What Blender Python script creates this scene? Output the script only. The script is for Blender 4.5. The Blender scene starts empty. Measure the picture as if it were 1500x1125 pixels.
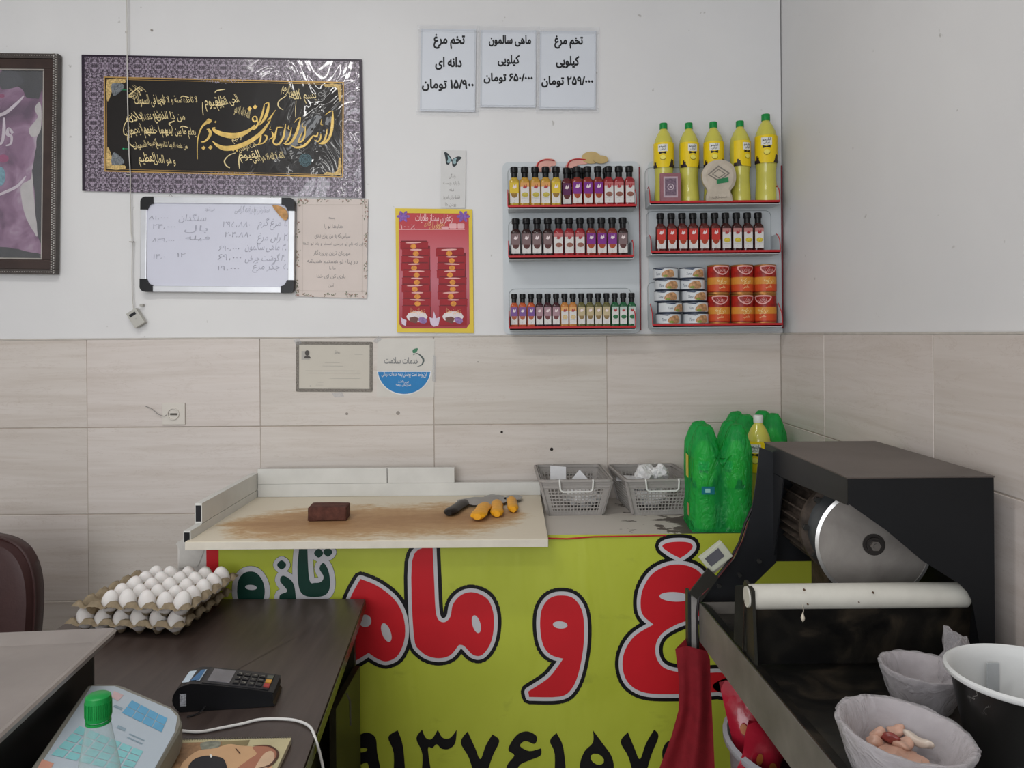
import bpy, bmesh, math, random, unicodedata
from mathutils import Vector, Matrix
from mathutils.geometry import tessellate_polygon
R = math.radians
PI = math.pi
scene = bpy.context.scene
COL = scene.collection
random.seed(7)

# ------------------------------------------------------------------ camera, world, lights, exposure
F = 1130.0            # focal length in pixels of the 1500 px wide frame
ROLL = R(0.45)
EYE = 1.5
cam = bpy.data.cameras.new('camera')
cam.sensor_width = 36.0
cam.lens = F / 1500 * 36
cam.shift_y = -(562.5 - 490) / 1500
cam.clip_start = 0.02
camo = bpy.data.objects.new('camera', cam)
COL.objects.link(camo)
COSR, SINR = math.cos(ROLL), math.sin(ROLL)
camo.matrix_world = Matrix(((COSR, SINR, 0, 0), (0, 0, -1, 0), (-SINR, COSR, 0, EYE), (0, 0, 0, 1)))
scene.camera = camo

w = bpy.data.worlds.new('world')
scene.world = w
w.use_nodes = True
w.node_tree.nodes['Background'].inputs[0].default_value = (0.83, 0.91, 1.0, 1)
w.node_tree.nodes['Background'].inputs[1].default_value = 1.0

def area(name, loc, rot, sx, sy, power, col):
    l = bpy.data.lights.new(name, 'AREA')
    l.shape = 'RECTANGLE'
    l.size, l.size_y, l.energy, l.color = sx, sy, power, col
    o = bpy.data.objects.new(name, l)
    o.location, o.rotation_euler = loc, rot
    COL.objects.link(o)
    return o
# daylight through the shop front behind the camera, and the tube lamps on the ceiling
area('shopfront_daylight', (-1.4, -2.4, 1.75), (R(90), 0, R(-24)), 2.6, 2.1, 70, (0.965, 0.98, 1.0))
area('ceiling_tube_light', (-0.95, 1.05, 3.12), (0, 0, 0), 1.3, 0.16, 17, (1.0, 0.985, 0.96))
area('ceiling_tube_light', (-0.75, -0.7, 3.12), (0, 0, 0), 1.3, 0.16, 12, (1.0, 0.985, 0.96))
scene.view_settings.view_transform = 'Standard'
scene.view_settings.look = 'None'
scene.view_settings.gamma = 1.0
scene.view_settings.use_curve_mapping = False
scene.view_settings.exposure = 0.0

# ------------------------------------------------------------------ pixel of the photograph -> point in the room
def ray(px, py):
    u, v = (px - 750) / F, (490 - py) / F
    return u * COSR + v * SINR, -u * SINR + v * COSR
def P(px, py, d):                       # at distance d from the camera plane
    u, v = ray(px, py)
    return Vector((u * d, d, EYE + v * d))
def Q(px, py, z):                       # on the level z
    u, v = ray(px, py)
    d = (z - EYE) / v
    return Vector((u * d, d, z))

# ------------------------------------------------------------------ materials
def lin(h):
    if isinstance(h, str):
        h = h.lstrip('#')
        c = [int(h[i:i + 2], 16) / 255 for i in (0, 2, 4)]
    else:
        c = [x / 255 for x in h]
    return tuple(x / 12.92 if x <= 0.04045 else ((x + 0.055) / 1.055) ** 2.4 for x in c) + (1,)

class NT:
    def __init__(s, name):
        s.m = bpy.data.materials.new(name)
        s.m.use_nodes = True
        s.t = s.m.node_tree
        s.b = s.t.nodes['Principled BSDF']
        s._tc = None
    def n(s, typ, **kw):
        x = s.t.nodes.new(typ)
        for k, v in kw.items():
            if k.startswith('i_'):
                key = k[2:]
                x.inputs[int(key) if key.isdigit() else key.replace('_', ' ')].default_value = v
            else:
                setattr(x, k, v)
        return x
    def l(s, a, b):
        s.t.links.new(a, b)
    def co(s, scale=(1, 1, 1)):
        if s._tc is None:
            s._tc = s.n('ShaderNodeTexCoord')
        mp = s.n('ShaderNodeMapping')
        mp.inputs['Scale'].default_value = scale
        s.l(s._tc.outputs['Object'], mp.inputs[0])
        return mp.outputs[0]
    def noise(s, scale, detail=4, dist=0, co=(1, 1, 1), rough=0.55):
        x = s.n('ShaderNodeTexNoise', i_Scale=scale, i_Detail=detail, i_Distortion=dist, i_Roughness=rough)
        s.l(s.co(co), x.inputs['Vector'])
        return x.outputs[0]
    def ramp(s, src, stops):
        x = s.n('ShaderNodeValToRGB')
        e = x.color_ramp.elements
        while len(e) < len(stops):
            e.new(0.5)
        for k, (p, c) in enumerate(stops):
            e[k].position = p
            e[k].color = c
        s.l(src, x.inputs[0])
        return x.outputs[0]
    def mix(s, f, a, b, blend='MIX'):
        x = s.n('ShaderNodeMix', data_type='RGBA', blend_type=blend)
        for src, k in ((f, 0), (a, 6), (b, 7)):
            if hasattr(src, 'is_output'):
                s.l(src, x.inputs[k])
            else:
                x.inputs[k].default_value = src
        return x.outputs[2]
    def base(s, c):
        s.l(c, s.b.inputs['Base Color'])
    def bump(s, h, strength=0.3, dist=0.002):
        x = s.n('ShaderNodeBump', i_Strength=strength, i_Distance=dist)
        s.l(h, x.inputs['Height'])
        s.l(x.outputs[0], s.b.inputs['Normal'])

MATS = {}
def M(name, col=None, rough=0.5, metal=0.0, var=0.12, vs=18, bump=0.0, bs=120, coat=0.0, alpha=1.0, trans=0.0, ior=1.45, spec=0.32, sss=0):
    """principled material with a fine mottling of its own colour"""
    if name in MATS:
        return MATS[name]
    s = NT(name)
    c = lin(col)
    b = s.b
    b.inputs['Roughness'].default_value = rough
    b.inputs['Metallic'].default_value = metal
    b.inputs['Coat Weight'].default_value = coat
    b.inputs['Coat Roughness'].default_value = 0.08
    b.inputs['Alpha'].default_value = alpha
    b.inputs['Transmission Weight'].default_value = trans
    b.inputs['IOR'].default_value = ior
    b.inputs['Specular IOR Level'].default_value = spec
    if sss:
        b.inputs['Subsurface Weight'].default_value = sss
        b.inputs['Subsurface Radius'].default_value = (0.02, 0.01, 0.008)
        b.inputs['Subsurface Scale'].default_value = 0.3
    if var:
        d = tuple(x * (1 - var) for x in c[:3]) + (1,)
        e = tuple(min(1, x * (1 + var)) for x in c[:3]) + (1,)
        s.base(s.ramp(s.noise(vs), [(0.3, d), (0.7, e)]))
    else:
        b.inputs['Base Color'].default_value = c
    if bump:
        s.bump(s.noise(bs, 5), bump, 0.002)
    MATS[name] = s.m
    return s.m

def mat_plaster(name, a, b_):
    s = NT(name)
    n1 = s.noise(1.3, 4, 0.3)
    c = s.ramp(n1, [(0.3, lin(a)), (0.7, lin(b_))])
    spots = s.ramp(s.noise(23, 3), [(0.72, (0, 0, 0, 1)), (0.76, (1, 1, 1, 1))])
    s.base(s.mix(s.mix(0.7, (0, 0, 0, 1), spots), c, lin('a09c97')))
    s.b.inputs['Roughness'].default_value = 0.55
    s.bump(s.noise(60, 4), 0.12, 0.002)
    return s.m
def mat_tile():
    s = NT('travertine tile')
    oi = s.n('ShaderNodeObjectInfo')
    def tn(scale, detail, dist, co, rough):
        mp = s.n('ShaderNodeVectorMath', operation='ADD')
        mu = s.n('ShaderNodeVectorMath', operation='SCALE'); mu.inputs[0].default_value = (7.3, 3.1, 11.7)
        s.l(oi.outputs['Random'], mu.inputs['Scale'])
        s.l(s.co(co), mp.inputs[0]); s.l(mu.outputs[0], mp.inputs[1])
        x = s.n('ShaderNodeTexNoise', i_Scale=scale, i_Detail=detail, i_Distortion=dist, i_Roughness=rough)
        s.l(mp.outputs[0], x.inputs['Vector'])
        return x.outputs[0]
    c = s.ramp(tn(4.5, 5, 1.0, (0.3, 0.3, 6), 0.55), [(0.25, lin('c6beb6')), (0.45, lin('d0cac4')), (0.60, lin('d6d1cc')), (0.78, lin('ccc4bc'))])
    hue = s.ramp(oi.outputs['Random'], [(0.0, lin('e6e4de')), (0.35, lin('f3ecea')), (0.7, lin('f6f1ef')), (1.0, lin('e9e6e0'))])
    c2 = s.mix(0.9, c, hue, 'MULTIPLY')
    thin = s.ramp(tn(3.2, 8, 2.2, (0.5, 0.5, 4), 0.7), [(0.494, (0, 0, 0, 1)), (0.5, (1, 1, 1, 1)), (0.506, (0, 0, 0, 1))])
    c3 = s.mix(s.mix(0.6, thin, (0, 0, 0, 1)), c2, lin('a08c7c'))
    s.base(c3)
    s.b.inputs['Roughness'].default_value = 0.42
    s.bump(s.noise(30, 4), 0.06, 0.002)
    return s.m
def mat_board():
    s = NT('worn cutting board')
    # brown cut marks and stains wear across the middle of the board
    tc = s.co()
    sep = s.n('ShaderNodeSeparateXYZ')
    s.l(tc, sep.inputs[0])
    def m(op, a, b=None):
        x = s.n('ShaderNodeMath', operation=op)
        for k, v in enumerate((a, b)):
            if v is None: continue
            if hasattr(v, 'is_output'): s.l(v, x.inputs[k])
            else: x.inputs[k].default_value = v
        return x.outputs[0]
    X, Y = sep.outputs[0], sep.outputs[1]
    ty = m('DIVIDE', m('ABSOLUTE', m('ADD', Y, m('ADD', m('MULTIPLY', X, -0.10), 0.078))), 0.235)
    tx = m('POWER', m('DIVIDE', m('ABSOLUTE', m('ADD', X, 0.02)), 0.465), 5.0)
    wear = m('SUBTRACT', 1.0, m('ADD', ty, tx))
    wear = m('ADD', wear, m('MULTIPLY', m('SUBTRACT', s.noise(9, 6, 0.6, (1, 2.5, 1)), 0.5), 1.1))
    wear = m('ADD', wear, m('MULTIPLY', m('SUBTRACT', s.noise(130, 4, 0, (0.5, 1.6, 1)), 0.5), 0.7))
    s.base(s.ramp(wear, [(0.0, lin('d6ccb8')), (0.20, lin('c9b392')), (0.42, lin('b59268')), (0.95, lin('a07a52'))]))
    s.b.inputs['Roughness'].default_value = 0.6
    s.bump(s.noise(200, 4, 0, (0.4, 1, 1)), 0.3, 0.002)
    return s.m
def mat_counter():
    s = NT('peeling paint worktop')
    sep = s.n('ShaderNodeSeparateXYZ')
    s.l(s.co(), sep.inputs[0])
    g = s.n('ShaderNodeMapRange')
    s.l(sep.outputs[0], g.inputs[0])
    g.inputs[1].default_value, g.inputs[2].default_value = 0.28, 0.56
    g.inputs[3].default_value, g.inputs[4].default_value = -0.10, 0.15
    a = s.n('ShaderNodeMath', operation='ADD')
    s.l(g.outputs[0], a.inputs[0]); s.l(s.noise(11, 6, 0.5, (0.8, 1.2, 1), 0.6), a.inputs[1])
    s.base(s.ramp(a.outputs[0], [(0.555, lin('c0b9b0')), (0.575, lin('5b524b')), (0.8, lin('4b433e'))]))
    s.b.inputs['Roughness'].default_value = 0.6
    return s.m
def gloss_right(s):
    # the laminate has come loose and buckled over the right part of the poster
    sp_ = s.n('ShaderNodeSeparateXYZ'); s.l(s.co(), sp_.inputs[0])
    mr_ = s.n('ShaderNodeMapRange'); s.l(sp_.outputs[0], mr_.inputs[0])
    mr_.inputs[1].default_value, mr_.inputs[2].default_value = 0.0, 0.30
    mr_.inputs[3].default_value, mr_.inputs[4].default_value = 0.06, 1.0
    s.l(mr_.outputs[0], s.b.inputs['Coat Weight'])
    s.b.inputs['Coat Roughness'].default_value = 0.06
    bp = s.n('ShaderNodeBump', i_Distance=0.03)
    s.l(mr_.outputs[0], bp.inputs['Strength'])
    s.l(s.noise(5.5, 3, 1.0, (1.3, 1, 0.8), 0.4), bp.inputs['Height'])
    s.l(bp.outputs[0], s.b.inputs['Coat Normal'])
def mat_damask():
    s = NT('purple damask print')
    sep = s.n('ShaderNodeSeparateXYZ'); s.l(s.co(), sep.inputs[0])
    cmb = s.n('ShaderNodeCombineXYZ')
    for k, o in ((0, 0), (1, 2)):
        p = s.n('ShaderNodeMath', operation='PINGPONG'); s.l(sep.outputs[o], p.inputs[0]); p.inputs[1].default_value = 0.0375 if k == 0 else 0.05
        s.l(p.outputs[0], cmb.inputs[k])
    v = s.n('ShaderNodeTexVoronoi', i_Scale=120.0); v.feature = 'DISTANCE_TO_EDGE'; s.l(cmb.outputs[0], v.inputs['Vector'])
    n = s.n('ShaderNodeTexNoise', i_Scale=95.0, i_Detail=3.0); s.l(cmb.outputs[0], n.inputs['Vector'])
    c1 = s.ramp(n.outputs[0], [(0.42, lin('463a48')), (0.48, lin('8f8091')), (0.62, lin('a89dab'))])
    c2 = s.ramp(v.outputs[0], [(0.04, lin('3a2e3c')), (0.12, lin('ffffff'))])
    s.base(s.mix(0.8, c1, c2, 'MULTIPLY'))
    s.b.inputs['Roughness'].default_value = 0.3
    gloss_right(s)
    return s.m
def mat_lam(name, col, c2=None):
    s = NT(name)
    s.base(s.ramp(s.noise(3, 3), [(0.3, lin(col)), (0.7, lin(c2 or col))]))
    s.b.inputs['Roughness'].default_value = 0.5
    s.b.inputs['Specular IOR Level'].default_value = 0.25
    gloss_right(s)
    return s.m
def mat_lime():
    s = NT('lime banner vinyl')
    a = s.ramp(s.noise(2.4, 4, 0.4), [(0.3, lin('acb634')), (0.7, lin('bcc642'))])
    d = s.ramp(s.noise(7, 5, 0.5, (1.2, 1, 2.2)), [(0.62, (0, 0, 0, 1)), (0.76, (1, 1, 1, 1))])
    s.base(s.mix(s.mix(0.7, d, (0, 0, 0, 1)), a, lin('6f7626')))
    s.b.inputs['Roughness'].default_value = 0.42
    s.bump(s.noise(5, 2, 0.7, (1.6, 1, 0.5)), 0.5, 0.012)
    return s.m
def mat_film():
    s = NT('green shrink film')
    s.b.inputs['Base Color'].default_value = lin('37c46c')
    s.b.inputs['Roughness'].default_value = 0.18
    tr = s.n('ShaderNodeBsdfTransparent'); tr.inputs[0].default_value = (0.22, 0.90, 0.38, 1)
    tl = s.n('ShaderNodeBsdfTranslucent'); tl.inputs[0].default_value = lin('2cc060')
    m0 = s.n('ShaderNodeMixShader'); m0.inputs[0].default_value = 0.35
    s.l(s.b.outputs[0], m0.inputs[1]); s.l(tl.outputs[0], m0.inputs[2])
    m1 = s.n('ShaderNodeMixShader'); m1.inputs[0].default_value = 0.52
    s.l(m0.outputs[0], m1.inputs[1]); s.l(tr.outputs[0], m1.inputs[2])
    s.bump(s.noise(30, 4, 1.8, (1, 1, 0.5)), 1.0, 0.014)
    s.l(m1.outputs[0], s.t.nodes['Material Output'].inputs[0])
    return s.m
def mat_clear(name, tint=(0.93, 0.95, 0.95, 1), solid=0.22, col='d8dde0', bump=0.5, rough=0.12, sc=30):
    s = NT(name)
    s.b.inputs['Base Color'].default_value = lin(col)
    s.b.inputs['Roughness'].default_value = rough
    tr = s.n('ShaderNodeBsdfTransparent'); tr.inputs[0].default_value = tint
    lw = s.n('ShaderNodeLayerWeight', i_Blend=0.35)
    ad = s.n('ShaderNodeMath', operation='ADD', use_clamp=True)
    mu = s.n('ShaderNodeMath', operation='MULTIPLY'); mu.inputs[1].default_value = 0.55
    s.l(lw.outputs['Facing'], mu.inputs[0]); s.l(mu.outputs[0], ad.inputs[0]); ad.inputs[1].default_value = solid
    m1 = s.n('ShaderNodeMixShader')
    s.l(ad.outputs[0], m1.inputs[0]); s.l(tr.outputs[0], m1.inputs[1]); s.l(s.b.outputs[0], m1.inputs[2])
    if bump:
        s.bump(s.noise(sc, 4, 1.5), bump, 0.01)
    s.l(m1.outputs[0], s.t.nodes['Material Output'].inputs[0])
    return s.m
def mat_wood():
    s = NT('dark walnut laminate')
    s.base(s.ramp(s.noise(9, 6, 0.6, (6, 0.5, 1)), [(0.3, lin('372c28')), (0.7, lin('463a35'))]))
    s.b.inputs['Roughness'].default_value = 0.38
    s.b.inputs['Specular IOR Level'].default_value = 0.6
    return s.m
def mat_disc():
    s = NT('ground steel blade')
    s.base(s.ramp(s.noise(12, 5, 0.5), [(0.3, lin('8b8580')), (0.7, lin('a8a29c'))]))
    s.b.inputs['Metallic'].default_value = 0.6
    s.b.inputs['Roughness'].default_value = 0.42
    return s.m

PLASTER = mat_plaster('white wall plaster', 'd3d2d2', 'dcdbda')
TILE = mat_tile(); BOARD = mat_board(); COUNTER = mat_counter(); DAMASK = mat_damask(); LIME = mat_lime()
FILM = mat_film(); WOOD = mat_wood(); DISC = mat_disc()
LAMBLACK = mat_lam('laminated black print', '15110f', '1a1512')
PAPER = M('white paper', 'd6d9dd', 0.5, var=0.03, vs=5)
INK = M('black ink', '17171a', 0.5, var=0.1)
GREYINK = M('faded grey ink', '8b8886', 0.6, var=0.2)
GOLD = M('gold print', 'd9b765', 0.35, 0.15, var=0.25, vs=30, coat=0.3)
GOLDP = M('pale gold print', 'e0cd98', 0.35, 0.1, var=0.2, vs=30, coat=0.3)
BLACKPL = M('black plastic', '17171a', 0.35, var=0.2)
CAPBLACK = M('black bottle cap', '131315', 0.3, var=0.1)
GREENCAP = M('green plastic cap', '12843c', 0.35, var=0.08)
WHITEPL = M('white plastic', 'd8d8d4', 0.4, var=0.04)
SHELFW = M('white enamelled metal', 'c4c9cc', 0.35, var=0.03, vs=4)
REDTRIM = M('red enamelled trim', 'b3262b', 0.4, var=0.08)
ALU = M('white coated aluminium', 'cccbc6', 0.38, var=0.07, vs=9)
ALUSIDE = ALU
MATTEBLK = M('matt black painted steel', '1c1d20', 0.42, var=0.25, vs=7, spec=0.5, bump=0.04, bs=60)
_s = NT('wet black steel')
_s.base(_s.ramp(_s.noise(11, 6, 0.8), [(0.38, lin('0d0d0d')), (0.52, lin('1b1916')), (0.68, lin('383128'))]))
_s.b.inputs['Roughness'].default_value = 0.3
_s.bump(_s.noise(35, 5), 0.35, 0.003)
BLKGLOSS = _s.m
GREYRAIL = M('worn grey steel', '75706a', 0.5, 0.2, var=0.22, vs=8)
RED = M('banner red', 'c7222b', 0.4, var=0.07, vs=5)
SILVER = M('banner silver outline', 'c5c4c8', 0.4, var=0.05, vs=5)
BANBLK = M('banner black outline', '141316', 0.4, var=0.1)
DKGREEN = M('banner dark green', '123a30', 0.4, var=0.1)

# ------------------------------------------------------------------ geometry helpers
class B:
    """collects shapes, then links them as ONE mesh object"""
    def __init__(s):
        s.bm = bmesh.new()
    def verts(s, vs, fs, T=None):
        vv = [s.bm.verts.new(T @ Vector(v) if T else v) for v in vs]
        for f in fs:
            try: s.bm.faces.new([vv[i] for i in f])
            except ValueError: pass
        return s
    def box(s, x0, x1, y0, y1, z0, z1, bev=0.0, T=None, seg=2):
        t = bmesh.new()
        bmesh.ops.create_cube(t, size=1)
        for v in t.verts:
            v.co = Vector(((x0 + x1) / 2 + v.co.x * (x1 - x0), (y0 + y1) / 2 + v.co.y * (y1 - y0), (z0 + z1) / 2 + v.co.z * (z1 - z0)))
        if bev:
            bmesh.ops.bevel(t, geom=list(t.edges), offset=bev, segments=seg, affect='EDGES', profile=0.7)
        return s.add(t, T)
    def add(s, t, T=None):
        t.verts.index_update()
        s.verts([tuple(v.co) for v in t.verts], [[v.index for v in f.verts] for f in t.faces], T)
        t.free()
        return s
    def lathe(s, prof, n=24, T=None, cap=True, sq=None):
        """profile of (radius, z) turned about z; sq gives a rounded-square section to radii above it"""
        vs, fs = [], []
        for r, z in prof:
            for k in range(n):
                a = 2 * PI * k / n + (PI / n if sq else 0)
                rr = r
                if sq and r > sq:
                    e = 6
                    rr = r / (abs(math.cos(a)) ** e + abs(math.sin(a)) ** e) ** (1 / e)
                vs.append((rr * math.cos(a), rr * math.sin(a), z))
        for i in range(len(prof) - 1):
            for k in range(n):
                k2 = (k + 1) % n
                fs.append((i * n + k, i * n + k2, (i + 1) * n + k2, (i + 1) * n + k))
        if cap:
            fs.append(tuple(range(n - 1, -1, -1)))
            fs.append(tuple((len(prof) - 1) * n + k for k in range(n)))
        return s.verts(vs, fs, T)
    def cyl(s, a, b, r, n=16, r2=None):
        a, b = Vector(a), Vector(b)
        q = (b - a).to_track_quat('Z', 'Y').to_matrix().to_4x4()
        return s.lathe([(r, 0), (r if r2 is None else r2, (b - a).length)], n, Matrix.Translation(a) @ q)
    def tube(s, pts, r, n=8, closed=False):
        pts = [Vector(p) for p in pts]
        vs, fs, N = [], [], len(pts)
        up = None
        for i, p in enumerate(pts):
            if closed: t = pts[(i + 1) % N] - pts[i - 1]
            else: t = pts[min(i + 1, N - 1)] - pts[max(i - 1, 0)]
            t.normalize()
            if up is None:
                up = Vector((0, 0, 1)) if abs(t.z) < 0.9 else Vector((0, 1, 0))
            a = t.cross(up)
            if a.length < 1e-6: a = t.cross(Vector((1, 0.01, 0)))
            a.normalize(); b = a.cross(t); up = b
            for k in range(n):
                g = 2 * PI * k / n
                vs.append(tuple(p + a * math.cos(g) * r + b * math.sin(g) * r))
        for i in range(N if closed else N - 1):
            j = (i + 1) % N
            for k in range(n):
                k2 = (k + 1) % n
                fs.append((i * n + k, i * n + k2, j * n + k2, j * n + k))
        if not closed:
            fs.append(tuple(range(n))); fs.append(tuple((N - 1) * n + k for k in range(n - 1, -1, -1)))
        return s.verts(vs, fs)
    def prism(s, poly, t, T=None):
        """2-D polygon (x, z) extruded from y=0 to y=t"""
        n = len(poly)
        vs = [(x, 0, z) for x, z in poly] + [(x, t, z) for x, z in poly]
        tri = tessellate_polygon([[Vector((x, z, 0)) for x, z in poly]])
        fs = [tuple(f) for f in tri] + [tuple(i + n for i in reversed(f)) for f in tri]
        fs += [(i, (i + 1) % n, (i + 1) % n + n, i + n) for i in range(n)]
        return s.verts(vs, fs, T)
    def plate(s, pts, t):
        """planar polygon of 3-D points given a thickness along its normal"""
        pts = [Vector(p) for p in pts]
        nrm = Vector((0, 0, 0))
        for i in range(len(pts)):
            nrm += pts[i].cross(pts[(i + 1) % len(pts)])
        nrm.normalize()
        n = len(pts)
        vs = [tuple(p - nrm * t / 2) for p in pts] + [tuple(p + nrm * t / 2) for p in pts]
        tri = tessellate_polygon([pts])
        fs = [tuple(f) for f in tri] + [tuple(i + n for i in reversed(f)) for f in tri]
        fs += [(i, (i + 1) % n, (i + 1) % n + n, i + n) for i in range(n)]
        return s.verts(vs, fs)
    def obj(s, name, mat, parent=None, smooth=False, loc=None, rot=None, ang=40):
        me = bpy.data.meshes.new(name)
        bmesh.ops.recalc_face_normals(s.bm, faces=list(s.bm.faces))
        s.bm.to_mesh(me); s.bm.free()
        me.materials.append(mat)
        if smooth:
            me.shade_smooth()
            if ang < 180: me.set_sharp_from_angle(angle=R(ang))
        o = bpy.data.objects.new(name, me)
        COL.objects.link(o)
        if parent: o.parent = parent
        if loc is not None: o.location = loc
        if rot is not None: o.rotation_euler = rot
        return o

def tag(o, label=None, cat=None, group=None, kind=None):
    if label: o['label'] = label
    if cat: o['category'] = cat
    if group: o['group'] = group
    if kind: o['kind'] = kind
    return o
def thing(name, label, cat, loc=(0, 0, 0), rot=(0, 0, 0), group=None):
    o = bpy.data.objects.new(name, None)
    o.empty_display_size = 0.03
    COL.objects.link(o)
    o.location, o.rotation_euler = loc, rot
    return tag(o, label, cat, group)
def copy_thing(root, loc, rz=0, label=None, group=None, scale=None):
    r = root.copy(); COL.objects.link(r)
    r.location = loc
    r.rotation_euler = (0, 0, rz)
    if scale: r.scale = scale
    if label: r['label'] = label
    if group: r['group'] = group
    for ch in root.children:
        c = ch.copy(); COL.objects.link(c); c.parent = r
        for g in ch.children:
            d = g.copy(); COL.objects.link(d); d.parent = c
    return r

# 2-D shapes: (vertices, faces) in metres; flat print goes a hair in front of its sheet
def poly2(pts):
    tri = tessellate_polygon([[Vector((x, z, 0)) for x, z in pts]])
    return [tuple(p) for p in pts], [tuple(f) for f in tri]
def disc2(cx, cz, rx, rz=None, n=20, a=0.0):
    rz = rz or rx
    ca, sa = math.cos(a), math.sin(a)
    return poly2([(cx + rx * math.cos(t) * ca - rz * math.sin(t) * sa, cz + rx * math.cos(t) * sa + rz * math.sin(t) * ca) for t in (2 * PI * k / n for k in range(n))])
def rect2(x0, x1, z0, z1):
    return [(x0, z0), (x1, z0), (x1, z1), (x0, z1)], [(0, 1, 2, 3)]
def rrect(x0, x1, z0, z1, r, n=5):
    out = []
    for cx, cz, a in ((x1 - r, z1 - r, 0), (x0 + r, z1 - r, 90), (x0 + r, z0 + r, 180), (x1 - r, z0 + r, 270)):
        for k in range(n + 1):
            t = R(a + 90 * k / n)
            out.append((cx + r * math.cos(t), cz + r * math.sin(t)))
    return out
def ribbon2(pts, w, closed=True):
    """band of half width w along a polyline, with round joins"""
    vs, fs = [], []
    n = len(pts)
    for i in range(n if closed else n - 1):
        a, b = Vector(pts[i]), Vector(pts[(i + 1) % n])
        d = b - a
        if d.length < 1e-9: continue
        d.normalize(); q = Vector((-d.y, d.x)) * w
        k = len(vs)
        e = -1e-4 * ((i * .377) % 1)
        vs += [tuple(v) + (e,) for v in (a + q, a - q, b - q, b + q)]
        fs.append((k, k + 1, k + 2, k + 3))
    for i, p in enumerate(pts):
        k = len(vs)
        e = -1e-4 * (1.1 + (i * .377) % 1)
        vs += [(p[0] + w * math.cos(2 * PI * j / 8), p[1] + w * math.sin(2 * PI * j / 8), e) for j in range(8)]
        fs.append(tuple(range(k, k + 8)))
    return vs, fs
def smooth2(pts, n=4, closed=True):
    """Catmull-Rom through points; a point with a third entry 'c' stays a corner"""
    out, N = [], len(pts)
    for i in range(N if closed else N - 1):
        g = lambda k: pts[k % N] if closed else pts[max(0, min(N - 1, k))]
        p0, p1, p2, p3 = g(i - 1), g(i), g(i + 1), g(i + 2)
        if len(p1) > 2 and p1[-1] == 'c': p0 = p1
        if len(p2) > 2 and p2[-1] == 'c': p3 = p2
        for k in range(n):
            t = k / n
            out.append(tuple(0.5 * (2 * p1[j] + (p2[j] - p0[j]) * t + (2 * p0[j] - 5 * p1[j] + 4 * p2[j] - p3[j]) * t * t + (3 * p1[j] - p0[j] - 3 * p2[j] + p3[j]) * t ** 3) for j in (0, 1)))
    if not closed: out.append(tuple(pts[-1][:2]))
    return out
def nib2(pts, ang=55, n=5):
    """pen stroke of varying weight: points (x, z, weight), broad nib held at an angle"""
    N = len(pts); c = []
    for i in range(N - 1):
        p0, p1, p2, p3 = pts[max(0, i - 1)], pts[i], pts[i + 1], pts[min(N - 1, i + 2)]
        for k in range(n):
            t = k / n
            c.append([0.5 * (2 * p1[j] + (p2[j] - p0[j]) * t + (2 * p0[j] - 5 * p1[j] + 4 * p2[j] - p3[j]) * t * t + (3 * p1[j] - p0[j] - 3 * p2[j] + p3[j]) * t ** 3) for j in (0, 1, 2)])
    c.append(list(pts[-1]))
    vs, fs = [], []
    for i, (x, z, ww) in enumerate(c):
        a, b = c[max(0, i - 1)], c[min(len(c) - 1, i + 1)]
        d = Vector((b[0] - a[0], b[1] - a[1]))
        d = d.normalized() if d.length > 1e-9 else Vector((1, 0))
        q = Vector((-d.y, d.x))
        vs += [(x + q.x * ww / 2, z + q.y * ww / 2), (x - q.x * ww / 2, z - q.y * ww / 2)]
        if i: fs.append((2 * i - 2, 2 * i - 1, 2 * i + 1, 2 * i))
    return vs, fs
def flat(name, shapes, mat, parent, y=-0.0006, mapf=None):
    b = B()
    for n_, (vs, fs) in enumerate(shapes):
        y_ = y - ((n_ * .377) % 1) * 1.2e-4
        b.verts([((v[0], y_ + (v[2] if len(v) > 2 else 0), v[1])) for v in vs], fs)
    if mapf:            # slice upright so that the print follows the curve
        bm = b.bm
        for k in range(-11, 12):
            bmesh.ops.bisect_plane(bm, geom=list(bm.verts) + list(bm.edges) + list(bm.faces), plane_co=(k * .006, 0, 0), plane_no=(1, 0, 0))
        for v in bm.verts: v.co = Vector(mapf(v.co.x, v.co.z, v.co.y))
    me = bpy.data.meshes.new(name)
    b.bm.to_mesh(me); b.bm.free()
    me.materials.append(mat)
    o = bpy.data.objects.new(name, me)
    COL.objects.link(o)
    if parent: o.parent = parent
    return o
def wrapf(r):
    return lambda x, z, y: ((r - y) * math.sin(x / r), -(r - y) * math.cos(x / r), z)

# Persian text: joins the letters and sets the run from right to left
FORMS = {}
for cp in list(range(0xFB50, 0xFE00)) + list(range(0xFE70, 0xFEFD)):
    d = unicodedata.decomposition(chr(cp)).split()
    if len(d) == 2 and d[0] in ('<isolated>', '<final>', '<initial>', '<medial>'):
        FORMS.setdefault(chr(int(d[1], 16)), {})[d[0][1:-1]] = chr(cp)
def shape(s):
    out = []
    for word in s.split(' '):
        if not word: continue
        if not any(ch in FORMS for ch in word):
            out.append(word); continue
        g = []
        i = 0
        while i < len(word):
            ch = word[i]
            f = FORMS.get(ch)
            prev = i > 0 and FORMS.get(word[i - 1], {}).get('initial')
            if f is None:
                g.append(ch)
            elif ch == 'ل' and i + 1 < len(word) and word[i + 1] == 'ا':
                g.append('\uFEFC' if prev else '\uFEFB'); i += 1
            else:
                nxt = i + 1 < len(word) and word[i + 1] in FORMS and f.get('initial')
                k = 'medial' if prev and nxt and 'medial' in f else 'final' if prev and 'final' in f else 'initial' if nxt else 'isolated'
                g.append(f.get(k, ch))
            i += 1
        out.append(''.join(reversed(g)))
    return ' '.join(reversed(out))
TCACHE = {}
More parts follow.
